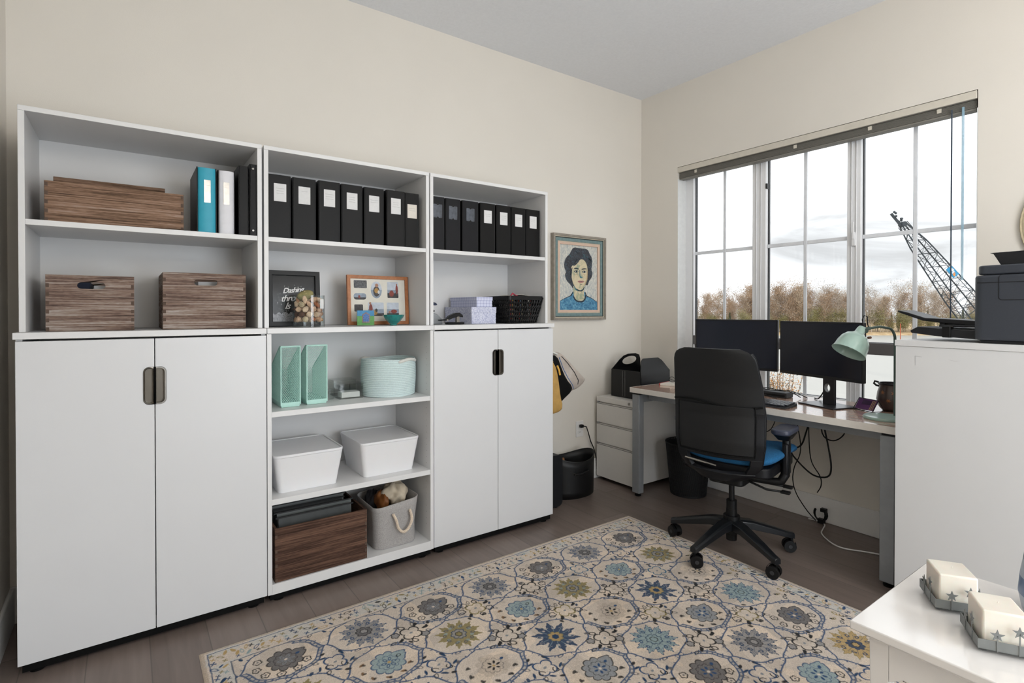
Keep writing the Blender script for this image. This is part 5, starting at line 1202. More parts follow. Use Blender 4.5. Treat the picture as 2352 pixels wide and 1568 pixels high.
for i, a in enumerate(angs):
    d = Vector((math.cos(a), math.sin(a), 0)); c = d * .315; yaw = a + R((50, 60, 40, 120, 80)[i]); e = Vector((math.cos(yaw), math.sin(yaw), 0)); c2 = c + Vector((-e.y, e.x, 0)) * .012
    b = MB(); b.cyl(tuple(c2 - e * .011 + Vector((0, 0, .034))), tuple(c2 + e * .011 + Vector((0, 0, .034))), .015, M_BLACK, 14); b.cyl(tuple(c + Vector((0, 0, .045))), tuple(c + Vector((0, 0, .085))), .008, M_BLACK, 10)
    # hood
    L = Vector((-e.y, e.x, 0)); vs = []
    for k in range(10):
        q_ = math.pi * k / 9
        for w_ in (-.010, .010): p = c2 + L * (.033 * math.cos(q_)) + e * w_ + Vector((0, 0, .036 + .033 * math.sin(q_))); vs.append(tuple(p))
    b.add(vs, [(2 * k, 2 * k + 1, 2 * k + 3, 2 * k + 2) for k in range(9)], M_BLACK)
    cs_ = b.build('caster', CH, local=True)
    for w_ in (-1, 1):
        wb = MB(); wb.cyl(tuple(c2 + e * (w_ * .011) + Vector((0, 0, .031))), tuple(c2 + e * (w_ * .026) + Vector((0, 0, .031))), .0305, M_BLACK, 26); wb.cyl(tuple(c2 + e * (w_ * .026) + Vector((0, 0, .031))), tuple(c2 + e * (w_ * .0275) + Vector((0, 0, .031))), .010, M_DKGREY, 14); wb.build('wheel', cs_, local=True, bevel=.003)
# ============================================================ right cabinet, printer
RC = Matrix.Translation((3.028, .922, 0)) @ Matrix.Rotation(R(-90 - 8), 4, 'Z')   # local x: to the right, local y: away from the room
t = thing('tall_cabinet', 'plain white cabinet at the right edge carrying the black printer', 'cabinet', (3.028, .922, 0), R(-98)); RW = .86; CZ = 1.149
b = MB(); b.box(0, .018, .0065, .45, .03, CZ - .026, M_WHITE); b.box(RW - .018, RW, .0065, .45, .03, CZ - .026, M_WHITE); b.box(.018, RW - .018, .02, .45, .03, .07, M_WHITE); b.build('carcass', t, local=True, bevel=.001)
b = MB(); b.box(.0, RW, .0, .006, .03, CZ - .026, M_WHITE); b.build('back_panel', t, local=True, bevel=.001)
b = MB(); b.box(-.003, RW + .003, -.003, .453, CZ - .025, CZ, M_WHITE); b.build('top_panel', t, local=True, bevel=.001)
b = MB(); b.box(.02, RW - .02, .03, .43, .004, .03, M_BLACKM); b.build('plinth', t, local=True)
# faint grey marks on the panel
b = MB(); M_FAINT = mat('faint_grey', 'C6C6C6', .6)
b.mesh(plate_me([[(.075, 1.085), (.078, 1.085), (.078, 1.045), (.076, 1.045)]], .0006), onY(0), M_FAINT); b.mesh(plate_me([[(.075, 1.085), (.10, 1.083), (.10, 1.081), (.075, 1.082)]], .0006), onY(0), M_FAINT); b.mesh(plate_me([[(.19, 1.078), (.215, 1.075), (.24, 1.077), (.215, 1.073)]], .0006), onY(0), M_FAINT); b.build('faint_marks', t, local=True)
WORLD['PR'] = Matrix.Identity(4)
t = thing('printer', 'black multifunction printer with paper trays out, on the white cabinet', 'printer', (3.028, .922, CZ + .0005), R(-98))
M_PRN = mat('printer_plastic', '3C4048', .42, var=.04, scale=200); M_PRD = mat('printer_dark', '17181C', .4)
def pbox(nm, x0, x1, y0, y1, z0, z1, m, r=.02, bev=.004, par=None):
    b = MB(); b.prism(rrect(x0, x1, y0, y1, r, 6), z0, z1, m); return b.build(nm, par or t, local=True, bevel=bev, seg=3)
body = pbox('body', .262, .76, .015, .40, .012, .262, M_PRN, .035, .008)
pbox('base_skirt', .275, .75, .025, .39, 0, .012, M_PRD, .03, .002)
pbox('scanner_unit', .272, .75, .022, .39, .2645, .300, M_PRN, .03, .006)
b = MB(); b.box(.30, .755, .0145, .0155, .0, .0, M_PRD); 
b = MB(); b.mesh(plate_me([rrect(.345, .70, .165, .262, .012), rrect(.3475, .6975, .1675, .2615, .010)], .0012), onY(.0152), M_PRD); b.box(.28, .74, .0138, .0150, .232, .2345, M_PRD); b.build('panel_seam', body, local=True)
b = MB(); b.prism([(.335, .3005), (.74, .302), (.74, .352), (.30, .350), (.312, .345)], .06, .34, M_PRD, 'Y'); b.build('document_tray', t, local=True, bevel=.004)
# output tray (rises to the left) and cassette
b = MB(); b.prism([(.262, .082), (.262, .060), (.14, .070), (.04, .082), (-.04, .112), (-.06, .120), (-.058, .128), (-.02, .118), (.05, .094), (.14, .090)], .13, .26, M_PRD, 'Y'); b.build('output_tray', t, local=True, bevel=.003)
b = MB(); b.box(.12, .26, .09, .31, .058, .066, M_PRD); b.box(.10, .12, .14, .26, .060, .078, M_PRD); b.build('tray_support', t, local=True, bevel=.002)
b = MB(); b.prism([(.265, .012), (.265, .048), (.16, .050), (.06, .058), (.03, .040), (.035, .030), (.12, .020)], .05, .34, M_PRD, 'Y'); b.build('paper_cassette', t, local=True, bevel=.003)
b = MB(); b.box(.15, .18, .045, .075, .015, .062, M_BLACK); b.build('tray_latch', t, local=True, bevel=.003)
# ============================================================ side table
t = thing('side_table', 'glossy white square side table in the bottom right corner', 'table', (1.94, .31, 0)); TX0, TX1, TY0, TY1, TZ = 1.690, 2.192, .060, .557, .55
M_GLOSSW = mat('gloss_white', 'E6E3E0', .12, var=.006, coat=1)
b = MB(); b.box(TX0, TX1, TY0, TY1, TZ - .020, TZ, M_GLOSSW); b.build('table_top', t, bevel=.003)
b = MB(); i = .022
vs = []; 
for z, k in ((TZ - .0205, 0.006), (TZ - .032, .022)):
    vs += [(TX0 + k, TY0 + k, z), (TX1 - k, TY0 + k, z), (TX1 - k, TY1 - k, z), (TX0 + k, TY1 - k, z)]
b.add(vs, [(3, 2, 1, 0), (4, 5, 6, 7), (0, 1, 5, 4), (1, 2, 6, 5), (2, 3, 7, 6), (3, 0, 4, 7)], M_GLOSSW); b.build('cornice', t)
e = .030
for x0, y0 in ((TX0 + e, TY1 - e - .04), (TX0 + e, TY0 + e), (TX1 - e - .04, TY1 - e - .04), (TX1 - e - .04, TY0 + e)):
    b = MB(); b.tbox(x0, x0 + .04, y0, y0 + .04, .0055, TZ - .0325, .006, .006, M_GLOSSW); b.build('leg', t, bevel=.002)
for (a, c) in ((TX0 + e, 'x'), (TX1 - e - .018, 'x')):
    b = MB(); L0, L1 = -(TY1 - e - .04), -(TY0 + e + .04); h0 = TZ - .10; out = [(L0, TZ - .033), (L0, h0 - .02), (L0 + .03, h0)] + [(L1 - .03, h0), (L1, h0 - .02), (L1, TZ - .033)]
    b.mesh(plate_me([out], .018), onX(a + .018), M_GLOSSW); b.build('apron', t, bevel=.001)
for yy in (TY1 - e, TY0 + e + .018):
    b = MB(); L0, L1 = TX0 + e + .04, TX1 - e - .04; h0 = TZ - .10; out = [(L0, TZ - .033), (L0, h0 - .02), (L0 + .03, h0), (L1 - .03, h0), (L1, h0 - .02), (L1, TZ - .033)]
    b.mesh(plate_me([out], .018), onY(yy), M_GLOSSW); b.build('apron', t, bevel=.001)
b = MB(); b.box(TX0 + e + .01, TX1 - e - .01, TY0 + e + .01, TY1 - e - .01, .16, .175, M_GLOSSW); b.build('lower_shelf', t, bevel=.002)
# candles in star trays
M_WAX = mat('ivory_wax', 'E2DCD0', .5, var=.03, scale=20, sss=.15); M_ZINC = mat('zinc_grey', '7E8180', .45, metal=.35, var=.06)
def star(r, r2, cx, cz): return [((r if k % 2 == 0 else r2) * math.sin(math.pi * k / 5) + cx, (r if k % 2 == 0 else r2) * math.cos(math.pi * k / 5) + cz) for k in range(10)]
def candle(x, y, rz, l1, l2, cw=.077, cd=.088, chh=.078):
    t = thing('candle_tray', l1, 'candle tray', (x, y, TZ + .0003), rz); w, d, z0, h = .098, .108, .009, .021
    b = MB(); b.box(0, w, 0, d, z0, z0 + .0015, M_ZINC)
    b.mesh(plate_me([[(0, z0), (w, z0), (w, z0 + h), (0, z0 + h)]], .0015), onY(.0015), M_ZINC); b.mesh(plate_me([[(0, z0), (w, z0), (w, z0 + h), (0, z0 + h)]], .0015), onY(d), M_ZINC)
    for xx in (0, w - .0015): b.box(xx, xx + .0015, .0015, d - .0015, z0, z0 + h, M_ZINC)
    b.build('tray', t, local=True)
    for cx, cy in ((.012, .012), (w - .012, .012), (.012, d - .012), (w - .012, d - .012)):
        b = MB(); b.tube([(cx + .007 * math.cos(a), cy, .0030 + .0025 * math.sin(a) + .0003) for a in [2 * math.pi * k / 12 for k in range(12)]], .001, M_ZINC, 5, closed=True); b.build('foot', t, local=True)
    for f, hh in ((.33, .034), (.70, .048)):
        for Mx, ln in ((onY(.0), w), (Matrix.Translation((0, d, 0)) @ Matrix.Rotation(-math.pi / 2, 4, 'Z') @ onY(0), d), (Matrix.Translation((w, 0, 0)) @ Matrix.Rotation(math.pi / 2, 4, 'Z') @ onY(0), d)):
            b = MB(); b.mesh(plate_me([[(ln * f - .0012, z0), (ln * f + .0012, z0), (ln * f + .0012, z0 + hh), (ln * f - .0012, z0 + hh)]], .0014), Mx, M_ZINC)
            b.mesh(plate_me([star(.013, .0052, ln * f, z0 + hh)], .0014), Mx, M_ZINC); b.build('star', t, local=True)
    c = thing('square_candle', l2, 'candle', (x, y, TZ + .0108), rz)
    b = MB(); x0, y0 = (w - cw) / 2, (d - cd) / 2; b.box(x0, x0 + cw, y0, y0 + cd, .0002, chh, M_WAX); b.build('wax_block', c, local=True, bevel=.004, seg=3)
    b = MB(); b.tube([(w / 2, d / 2, chh - .002), (w / 2 + .001, d / 2, chh + .003), (w / 2 + .003, d / 2 + .001, chh + .0045)], .0009, M_CREAMP, 5); b.build('wick', c, local=True)
rz = R(-56.5)
candle(1.897, .452, rz, 'grey metal star tray nearer the office desk', 'square ivory candle in the tray nearer the office desk')
candle(1.781, .345, R(-60), 'grey metal star tray cut off by the right edge of the photo', 'square ivory candle in the star tray at the photo edge, closest to the camera')
# striped vase
t = thing('striped_vase', 'tall blue and white striped vase behind the candles at the right edge', 'vase', (2.085, .250, TZ)); VC = (2.090, .240, TZ + .0005)
VB = [mat('vase_blue', '6C7E9C', .35, var=.2, scale=18), mat('vase_pale', 'B9C0CA', .35, var=.08, scale=18), mat('vase_slate', '8791A0', .35, var=.15, scale=18)]
prof = [(.072, 0), (.094, .012), (.101, .05), (.098, .09), (.092, .13), (.087, .17), (.080, .21), (.074, .25), (.070, .29), (.062, .33), (.050, .35)]
b = MB()
for k in range(len(prof) - 1): 
    b.lathe([prof[k], prof[k + 1]], VC, VB[(1, 1, 0, 1, 2, 0, 1, 2, 0, 1)[k]], 40)
b.f = [f for f in b.f if len(f) < 10]; b.mats = b.mats; 
nf = len(b.f); b.m = [0] * nf; kk = 0
for k in range(len(prof) - 1):
    for q_ in range(40): b.m[kk] = b.mi(VB[(1, 1, 0, 1, 2, 0, 1, 2, 0, 1)[k]]); kk += 1
b.build('vessel', t, smooth=60); b = MB(); b.tube([(VC[0] + .050 * math.cos(a), VC[1] + .050 * math.sin(a), VC[2] + .35) for a in [2 * math.pi * k / 32 for k in range(32)]], .004, VB[1], 8, closed=True); b.build('rim', t)
b = MB(); b.lathe([(0, .0), (.072, 0.0), (.070, .004), (0, .004)], VC, VB[1], 40); b.build('base', t)
# round wall hanging
t = thing('wall_plate', 'round beige woven wall plate cut off by the right edge', 'wall decoration', (XB, .385, 1.675))
b = MB(); prof = [(0, .030), (.05, .026), (.12, .020), (.20, .018), (.262, .022), (.272, .014), (.270, .002), (0, .002)]
b.lathe(prof, (0, 0, 0), mat('beige_weave', 'C9BC9D', .8, var=.12, scale=60, bump=.5), 64); b.v = [(XB - z, .385 + x, 1.675 + y) for x, y, z in b.v]; b.build('woven_disc', t, smooth=50)
b = MB(); b.tube([(XB - .012, .385 + .272 * math.cos(a), 1.675 + .272 * math.sin(a)) for a in [2 * math.pi * k / 64 for k in range(64)]], .006, MATS['beige_weave'], 6, closed=True); b.build('edge_binding', t)
# ============================================================ RUG  (pattern rasterised onto a fine mesh as fibre colour)
RX0, RX1, RY0, RY1 = .524, 2.840, -.95, 2.280
def build_rug():
    st = .0023; nx = int((RX1 - RX0) / st)
    xs = np.linspace(RX0, RX1, nx + 1); ys = np.concatenate([np.arange(RY0, .40, .012), np.linspace(.40, RY1, int((RY1 - .40) / st) + 1)]); ny = len(ys) - 1; X, Y = np.meshgrid(xs, ys)
    def C(h): return np.array(lin(h))
    BASE, BLUE, NAVY, LBL, GRY, OLV, GLD, TAN, BLK, GB, DKG = map(C, ('CBBEB0', '22446A', '123556', '86999B', '8B8886', '85784C', 'AE9260', '9F9284', '151416', '7C8186', '5A585A'))
    rng = np.random.RandomState(5)
    def lowf(n):
        g = rng.rand(int((RY1 - RY0) / n) + 3, int((RX1 - RX0) / n) + 3); a = (Y - RY0) / n; c = (X - RX0) / n; i = a.astype(int); j = c.astype(int); fa = (a - i); fc = c - j
        fa = fa * fa * (3 - 2 * fa); fc = fc * fc * (3 - 2 * fc)
        return (g[i, j] * (1 - fa) + g[i + 1, j] * fa) * (1 - fc) + (g[i, j + 1] * (1 - fa) + g[i + 1, j + 1] * fa) * fc
    wob = (lowf(.02) - .5) * .004; wob2 = (lowf(.02) - .5) * .004
    Xw, Yw = X + wob, Y + wob2
    im = np.empty(X.shape + (3,)); im[:] = BASE
    warm = lowf(.10)[..., None]; im = im * (1 - .10 * warm) + np.array(lin('D6B585')) * .22 * (lowf(.07) > .62)[..., None] * .6 + im * (-.13) * (lowf(.07) > .62)[..., None]
    wl = .0012
    def ss(d, w=wl): return np.clip(.5 - d / (2 * w), 0, 1)     # d<0 inside
    def win(cx, cy, r):
        i0 = int(np.searchsorted(ys, cy - r)); i1 = int(np.searchsorted(ys, cy + r)) + 1; j0 = max(0, int((cx - r - RX0) / st)); j1 = min(nx + 1, int((cx + r - RX0) / st) + 2)
        return (slice(i0, i1), slice(j0, j1)) if i1 > i0 and j1 > j0 else None
    def paint(w, m, c, k=1): m = (m * k)[..., None]; im[w] = im[w] * (1 - m) + c * m
    FX0, FX1, FY0, FY1 = RX0 + .090, RX1 - .090, RY0 + .11, RY1 - .118
    field = (X > FX0) & (X < FX1) & (Y > FY0) & (Y < FY1)
    def flower(cx, cy, R0, n, amp, fill, line, rot=0, spike=0, tip=None, lw=.0035, k=1, sq=1):
        w = win(cx, cy, R0 * 1.6)
        if w is None: return
        dx, dy = Xw[w] - cx, (Yw[w] - cy) * sq; r = np.hypot(dx, dy); th = np.arctan2(dy, dx) + rot
        rad = R0 * (1 - amp + amp * np.abs(np.cos(n * th / 2)) ** (.7 if not spike else 1.6))
        if spike: rad = rad * (1 + spike * np.cos(3 * n * th))
        if tip is not None: rad = rad * (1 + .45 * np.exp(-((np.angle(np.exp(1j * (th - rot - tip)))) / .22) ** 2))
        d = r - rad
        if fill is not None: paint(w, ss(d) * field[w], fill, k)
        if line is not None: paint(w, ss(np.abs(d) - lw / 2) * field[w], line, k)
    def blob(cx, cy, a, b_, rot, c, line=False, k=1, lw=.0028):
        w = win(cx, cy, max(a, b_) * 1.3)
        if w is None: return
        dx, dy = Xw[w] - cx, Yw[w] - cy; u = dx * math.cos(rot) + dy * math.sin(rot); v = -dx * math.sin(rot) + dy * math.cos(rot)
        q = np.sqrt((u / a) ** 2 + (v / b_) ** 2) + 1e-9; d = (q - 1) * min(a, b_)
        paint(w, ss(np.abs(d) - lw / 2 if line else d) * 1.0, c, k)
    def curl(cx, cy, r, a0, turns, c, lw=.0032):
        for k in range(int(40 * turns)):
            q = k / 40.; rr = r * (1 - .75 * q / turns); a = a0 + q * 2 * math.pi
            blob(cx + rr * math.cos(a), cy + rr * math.sin(a), lw * .62, lw * .62, 0, c)
    sx, sy = .2985, .2345; ox, oy = 1.668, 2.062
    bigc = [(GRY, BLUE, DKG), (OLV, None, GRY), (NAVY, None, GLD), (LBL, BLUE, NAVY), (GRY, NAVY, DKG), (GLD, OLV, NAVY)]
    hc = [(DKG, BLK, GB), (LBL, BLUE, BASE), (TAN, None, BLK), (GB, BLK, BLUE), (DKG, BLK, BLUE), (LBL, BLUE, BASE)]
    # ogee outlines
    U = (Xw - ox) / (sx / 2); V = (Yw - oy) / (sy / 2)
    iu = np.round(U / 2); iv = np.round(V / 2); u = np.abs(U - 2 * iu); v = np.abs(V - 2 * iv)
    s = u - v; bound = 1 + .34 * np.cos(np.pi * np.clip(s, -1, 1) / 2) ** 2
    tt = (u + v - bound) * (sy / 2) * .70
    par = ((iu + iv) % 2) == 0
    ins = 1.0
    m = ss(np.abs(tt + .002) - .0028) * field
    w_all = (slice(None), slice(None)); paint(w_all, m, BLUE, .95)
    th_ = np.arctan2(V - 2 * iv, U - 2 * iu)
    bnd = ((~par) & (np.cos(th_ + 1.0) > -.55)).astype(float)
    m2 = ss(np.abs(tt + .0085) - .0050) * field * bnd; paint(w_all, m2, GB, .45)
    m2 = ss(np.abs(tt + .0085) - .0040) * field * bnd * (np.cos(34 * th_) > .55); paint(w_all, m2, BLUE, .8)
    m2 = ss(np.abs(tt + .0145) - .0024) * field * bnd; paint(w_all, m2, BLUE, .95)
    th = ss(np.abs(tt - .0035) - .003) * field * (np.cos(26 * th_) > .88); paint(w_all, th, BLUE, .9)
    for i in range(-5, 6):
        for j in range(0, 15):
            cx, cy = ox + i * sx, oy - j * sy; c = j % 6
            if not (RX0 < cx < RX1): continue
            if cy < RY0: continue
            if (i + j) % 2 == 0:
                f, l, ce = bigc[c]
                flower(cx, cy, .088, 12 if f is not NAVY else 10, .30 if f is not NAVY else .42, f, l if l is not None else (None if f is OLV else NAVY), 0, .07, k=.95, lw=.0058)
                if f is OLV:
                    for q in range(8): blob(cx + .052 * math.cos(q * .785 + .2), cy + .052 * math.sin(q * .785 + .2), .009, .007, 0, LBL, k=.7)
                if f is not NAVY:
                    for q in range(10): blob(cx + .056 * math.cos(q * .628 + .3), cy + .056 * math.sin(q * .628 + .3), .0075, .0055, q, (l if l is not None else DKG) if c != 5 else NAVY, line=True, lw=.0036)
                else:
                    for q in range(8): blob(cx + .055 * math.cos(q * .785 + .3), cy + .055 * math.sin(q * .785 + .3), .0055, .0055, q, BASE, k=.7)
                w = win(cx, cy, .1)
                if w is not None and f is not OLV:
                    dx, dy = Xw[w] - cx, Yw[w] - cy; r = np.hypot(dx, dy); th = np.arctan2(dy, dx)
                    paint(w, ss(np.abs(np.sin(6 * th)) * r / 6 - .0011) * (r > .034) * (r < .066), NAVY if f is not NAVY else LBL, .75)
                    paint(w, ss(np.abs(r - .068 - .006 * np.cos(24 * th)) - .0013) * (np.cos(12 * th) > -.3), l if (l is not None and f is not NAVY) else BASE, .7)
                flower(cx, cy, .031, 8, .25, ce if f is not LBL else LBL, BLK if f is GRY else (NAVY if f is not NAVY else OLV), .2, k=.9, lw=.0045)
                flower(cx, cy, .014, 6, .2, f, BLK if f is not NAVY else NAVY, 0)
            else:
                f, l, ce = hc[c]
                flower(cx + .006, cy + .001, .064, 10, .22, f, l, 0, 0, tip=.35, k=.9 if f is not TAN else .45, lw=.0055)
                flower(cx + .006, cy + .001, .040, 10, .22, None, BLK if f is DKG else (l if l is not None else DKG), .3, k=.7, lw=.0035)
                for q in range(6): blob(cx + .008 + .019 * math.cos(q * 1.047), cy + .019 * math.sin(q * 1.047), .0085, .0048, q * 1.047, ce if ce is not BASE else BLUE, line=(c in (0, 1)))
                blob(cx + .008, cy, .006, .006, 0, GLD if c in (1, 2) else BASE)
                blob(cx + .052, cy + .018, .008, .006, .4, BLUE if c != 1 else BLK, line=(c == 1))
                for q, a in enumerate((150, 185, 220, 255, 290, 325)):
                    rr = .084 if a < 300 else .078; x_, y_ = cx + rr * math.cos(R(a)) * 1.1, cy + rr * math.sin(R(a)) * .92
                    if c in (1, 2, 3): blob(x_, y_, .0105, .0058, R(a + 60), BLK if c != 1 else C('6B4A22'), k=.9); blob(x_ + .006, y_ - .004, .0065, .005, R(a), BLK, k=.85)
                    else: flower(x_, y_, .0150, 5, .3, None, BLK, a, lw=.0045); blob(x_, y_, .004, .004, 0, DKG)
    for i in range(-5, 6):
        for j in range(-1, 15):
            cx, cy = ox + (i + .5) * sx, oy - (j + .5) * sy
            if not (FX0 - .05 < cx < FX1 + .05) or cy < RY0: continue
            k = (i * 2 + j * 3) % 5; near_edge = (cx < FX0 + .04 or cx > FX1 - .04 or cy > FY1 - .04)
            lc = [BLK, BLK, C('2F5F7C'), OLV, BLUE][k]
            if not near_edge:
                for q in range(8):
                    a = q * .785 + .2 + k; blob(cx + .088 * math.cos(a) * (1.05 if q % 2 else .8), cy + .066 * math.sin(a) * (1.05 if q % 2 else .85), .0105, .0060, a + q, (BLK, BLK, DKG, NAVY)[(q + k) % 4], line=(q % 3 == 0), k=.95)
                flower(cx, cy, .043, 4, .42, None, lc, math.pi / 4, lw=.0068, sq=1.0); blob(cx, cy, .007, .005, .4, GB if k else TAN)
                if k in (2,):
                    for q in range(6): a = q * 1.05 + .4; blob(cx + .064 * math.cos(a), cy + .052 * math.sin(a), .009, .006, a, NAVY, line=(q % 2 == 0))
                elif k == 4:
                    curl(cx - .03, cy - .02, .016, 0, .8, BLK); curl(cx + .03, cy - .03, .016, 2, .8, BLK)
                    for q in range(5): a = q * 1.25 + .9; blob(cx + .060 * math.cos(a), cy + .05 * math.sin(a), .014, .005, a + 1, NAVY)
                else:
                    for q in range(7):
                        a = q * .9 + k; x_, y_ = cx + .063 * math.cos(a), cy + .052 * math.sin(a)
                        if (q + k) % 3 == 0: flower(x_, y_, .0170, 5, .3, GRY if k == 1 else None, lc if k != 3 else BLK, a, lw=.0045)
                        elif (q + k) % 3 == 1: blob(x_, y_, .014, .0068, a, BLK if k != 4 else BLUE); blob(x_ + .007, y_ + .005, .009, .0052, a + 1, BLK)
                        else: blob(x_, y_, .012, .0085, a + .6, BLK, line=True, lw=.0042)
            else:
                curl(cx + (.02 if cx > 1.6 else -.0), cy, .013, 1, .9, BLK)
                for q in range(5): a = q * 1.3; blob(cx + .045 * math.cos(a), cy + .03 * math.sin(a), .010, .006, a, (BLK, OLV, BLK, DKG, NAVY)[q], line=(q % 2 == 1), lw=.004)
                for q in range(4): blob(cx - .03 + .02 * q, cy + .012 * (-1) ** q, .009, .005, q, (OLV, BLK, GLD, DKG)[q], line=(q % 2 == 0))
    # border
    bd = (~field); im[bd] = BASE * (1 - .05 * warm[bd])
    pale = (bd & (lowf(.05) > .55)); im[pale] = im[pale] * .6 + C('B4BDBE') * .4
    rng2 = random.Random(3)
    def starb(cx, cy, r, c):
        w = win(cx, cy, r * 1.5)
        if w is None: return
        dx, dy = X[w] - cx, Y[w] - cy; rr = np.hypot(dx, dy); th = np.arctan2(dy, dx); paint(w, ss(rr - r * (.35 + .65 * np.abs(np.cos(2 * th + 1)) ** 3)), c, .9)
    def run(ax, fixed, a0, a1, wd):
        a = a0
        while a < a1:
            for q in range(3):
                o = fixed + (q - 1) * wd * .27 + rng2.uniform(-.004, .004); aa = a + rng2.uniform(-.012, .012)
                c = (BLK, NAVY, BLUE, GLD, OLV, LBL)[rng2.randrange(6)]; r_ = rng2.uniform(.009, .0135)
                p = (aa, o) if ax == 'x' else (o, aa)
                if rng2.random() < .65: starb(p[0], p[1], r_, c)
                else: blob(p[0], p[1], r_ * 1.2, r_ * .5, rng2.uniform(0, 3), c, line=rng2.random() < .5)
            a += .036
    run('x', RY1 - .070, RX0 + .035, RX1 - .035, .085); run('x', RY0 + .065, RX0 + .035, RX1 - .035, .08)
    run('y', RX0 + .056, RY0 + .04, RY1 - .12, .062); run('y', RX1 - .056, RY0 + .04, RY1 - .12, .062)
    def rectline(ins, insy, lw, c, k=.95):
        d = np.maximum(np.maximum(RX0 + ins - Xw, Xw - RX1 + ins), np.maximum(RY0 + insy - Yw, Yw - RY1 + insy)); paint(w_all, ss(np.abs(d) - lw / 2), c, k)
    rectline(.024, .026, .0040, BLUE); rectline(.090, .116, .0038, NAVY)
    rectline(.006, .006, .016, C('B09F8C'), .8)
    # fibre speckle
    sp = rng.normal(0, 1, X.shape)[..., None]; im = im * (1 + .10 * sp) * (1 - .04 * (lowf(.3)[..., None] - .5))
    im = np.clip(im, .004, 1)
    # mesh
    Zt = .0040 + .0010 * rng.rand(*X.shape); edge = np.minimum.reduce([X - RX0, RX1 - X, Y - RY0, RY1 - Y]); Zt = np.where(edge < .004, .0015, Zt)
    co = np.stack([X, Y, Zt], -1).reshape(-1, 3)
    W_ = nx + 1; a = (np.arange(ny)[:, None] * W_ + np.arange(nx)[None, :]).reshape(-1); quads = np.stack([a, a + 1, a + W_ + 1, a + W_], -1)
    # underside as one quad + skirt
    nb = len(co); base = np.array([[RX0, RY0, .0006], [RX1, RY0, .0006], [RX1, RY1, .0006], [RX0, RY1, .0006]]); co = np.vstack([co, base])
    me = bpy.data.meshes.new('patterned_rug'); nq = len(quads) + 1
    me.vertices.add(len(co)); me.vertices.foreach_set('co', co.astype(np.float32).ravel())
    loops = np.concatenate([quads.reshape(-1), [nb + 3, nb + 2, nb + 1, nb]]).astype(np.int32)
    me.loops.add(len(loops)); me.loops.foreach_set('vertex_index', loops)
    me.polygons.add(nq); me.polygons.foreach_set('loop_start', np.arange(nq, dtype=np.int32) * 4); me.polygons.foreach_set('loop_total', np.full(nq, 4, np.int32))
    me.update(calc_edges=True)
    ca = me.color_attributes.new('fibre', 'FLOAT_COLOR', 'POINT'); col = np.ones((len(co), 4), np.float32); col[:nb, :3] = im.reshape(-1, 3); col[nb:, :3] = BASE
    ca.data.foreach_set('color', col.ravel())
    m = bpy.data.materials.new('rug_fibre'); m.use_nodes = True; t = m.node_tree; b = t.nodes['Principled BSDF']; at = nn(t, 'ShaderNodeVertexColor', layer_name='fibre'); t.links.new(at.outputs[0], b.inputs['Base Color'])
    b.inputs['Roughness'].default_value = .95; b.inputs['Specular IOR Level'].default_value = .1; b.inputs['Sheen Weight'].default_value = .15
    me.materials.append(m); o = bpy.data.objects.new('patterned_rug', me); COL.objects.link(o)
    tag(o, 'large beige rug with blue ogee lattice and flower medallions on the floor', 'rug'); return o
build_rug()
# ============================================================ OUTSIDE
M_WATER = mat('river_water', '8C9292', .12, var=.05, scale=.3, bump=.0)
def water_mat():
    m = bpy.data.materials.new('rippled_river'); m.use_nodes = True; t = m.node_tree; b = t.nodes['Principled BSDF']
    b.inputs['Base Color'].default_value = lin('B4B3AD') + (1,); b.inputs['Roughness'].default_value = .42
    tc = nn(t, 'ShaderNodeTexCoord'); mp = nn(t, 'ShaderNodeMapping'); mp.inputs['Scale'].default_value = (1.6, .25, 1); t.links.new(tc.outputs['Object'], mp.inputs[0])
    n = nn(t, 'ShaderNodeTexNoise'); n.inputs['Scale'].default_value = 1.4; n.inputs['Detail'].default_value = 6; t.links.new(mp.outputs[0], n.inputs['Vector'])
    bp = nn(t, 'ShaderNodeBump'); bp.inputs['Strength'].default_value = .35; bp.inputs['Distance'].default_value = .12; t.links.new(n.outputs[0], bp.inputs['Height']); t.links.new(bp.outputs[0], b.inputs['Normal']); return m
# basis of the river: along-bank unit and away unit
WZ = -7.3
b = MB(); b.add([(9, -400, WZ), (700, -400, WZ), (700, 600, WZ), (9, 600, WZ)], [(0, 1, 2, 3)], water_mat())
tag(b.build('river_water', smooth=0), 'wide pale grey river below the window', 'river', kind='stuff')
M_BANK = rampmat('dry_grass_bank', (1, 1, 1), noise_fac(.5, 8, .7), [(.35, 'A58A66'), (.55, 'CDB38C'), (.7, 'DCC8A6')], .95)
b = MB(); d0 = Vector((139.0, 134.3)); d1 = Vector((270.6, 39.9)); al = (d1 - d0).normalized(); aw_ = Vector((-al.y, al.x)); aw_ = aw_ if aw_.x > 0 else -aw_
def bank(s, q, z): p = d0 + al * s + aw_ * q; return (p.x, p.y, z)
b.add([bank(-220, -7, WZ - .3), bank(420, -7, WZ - .3), bank(-220, 1, -6.5), bank(420, 1, -6.5), bank(-220, 110, -5.5), bank(420, 110, -5.5)], [(0, 1, 3, 2), (2, 3, 5, 4)], M_BANK)
tag(b.build('river_bank', smooth=0), 'dry grassy far bank of the river under the trees', 'ground', kind='structure')
b = MB(); b.box(3.95, 9, -60, 60, -9, -4.2, mat('garden_soil', '7C7468', .95, var=.3, scale=2)); tag(b.build('near_ground'), 'ground strip below the window outside the building', 'ground', kind='structure')
BARK = [mat('pale_bark', 'B7AA9C', .9, var=.2, scale=2), mat('grey_bark', '7E7166', .9, var=.2, scale=2)]
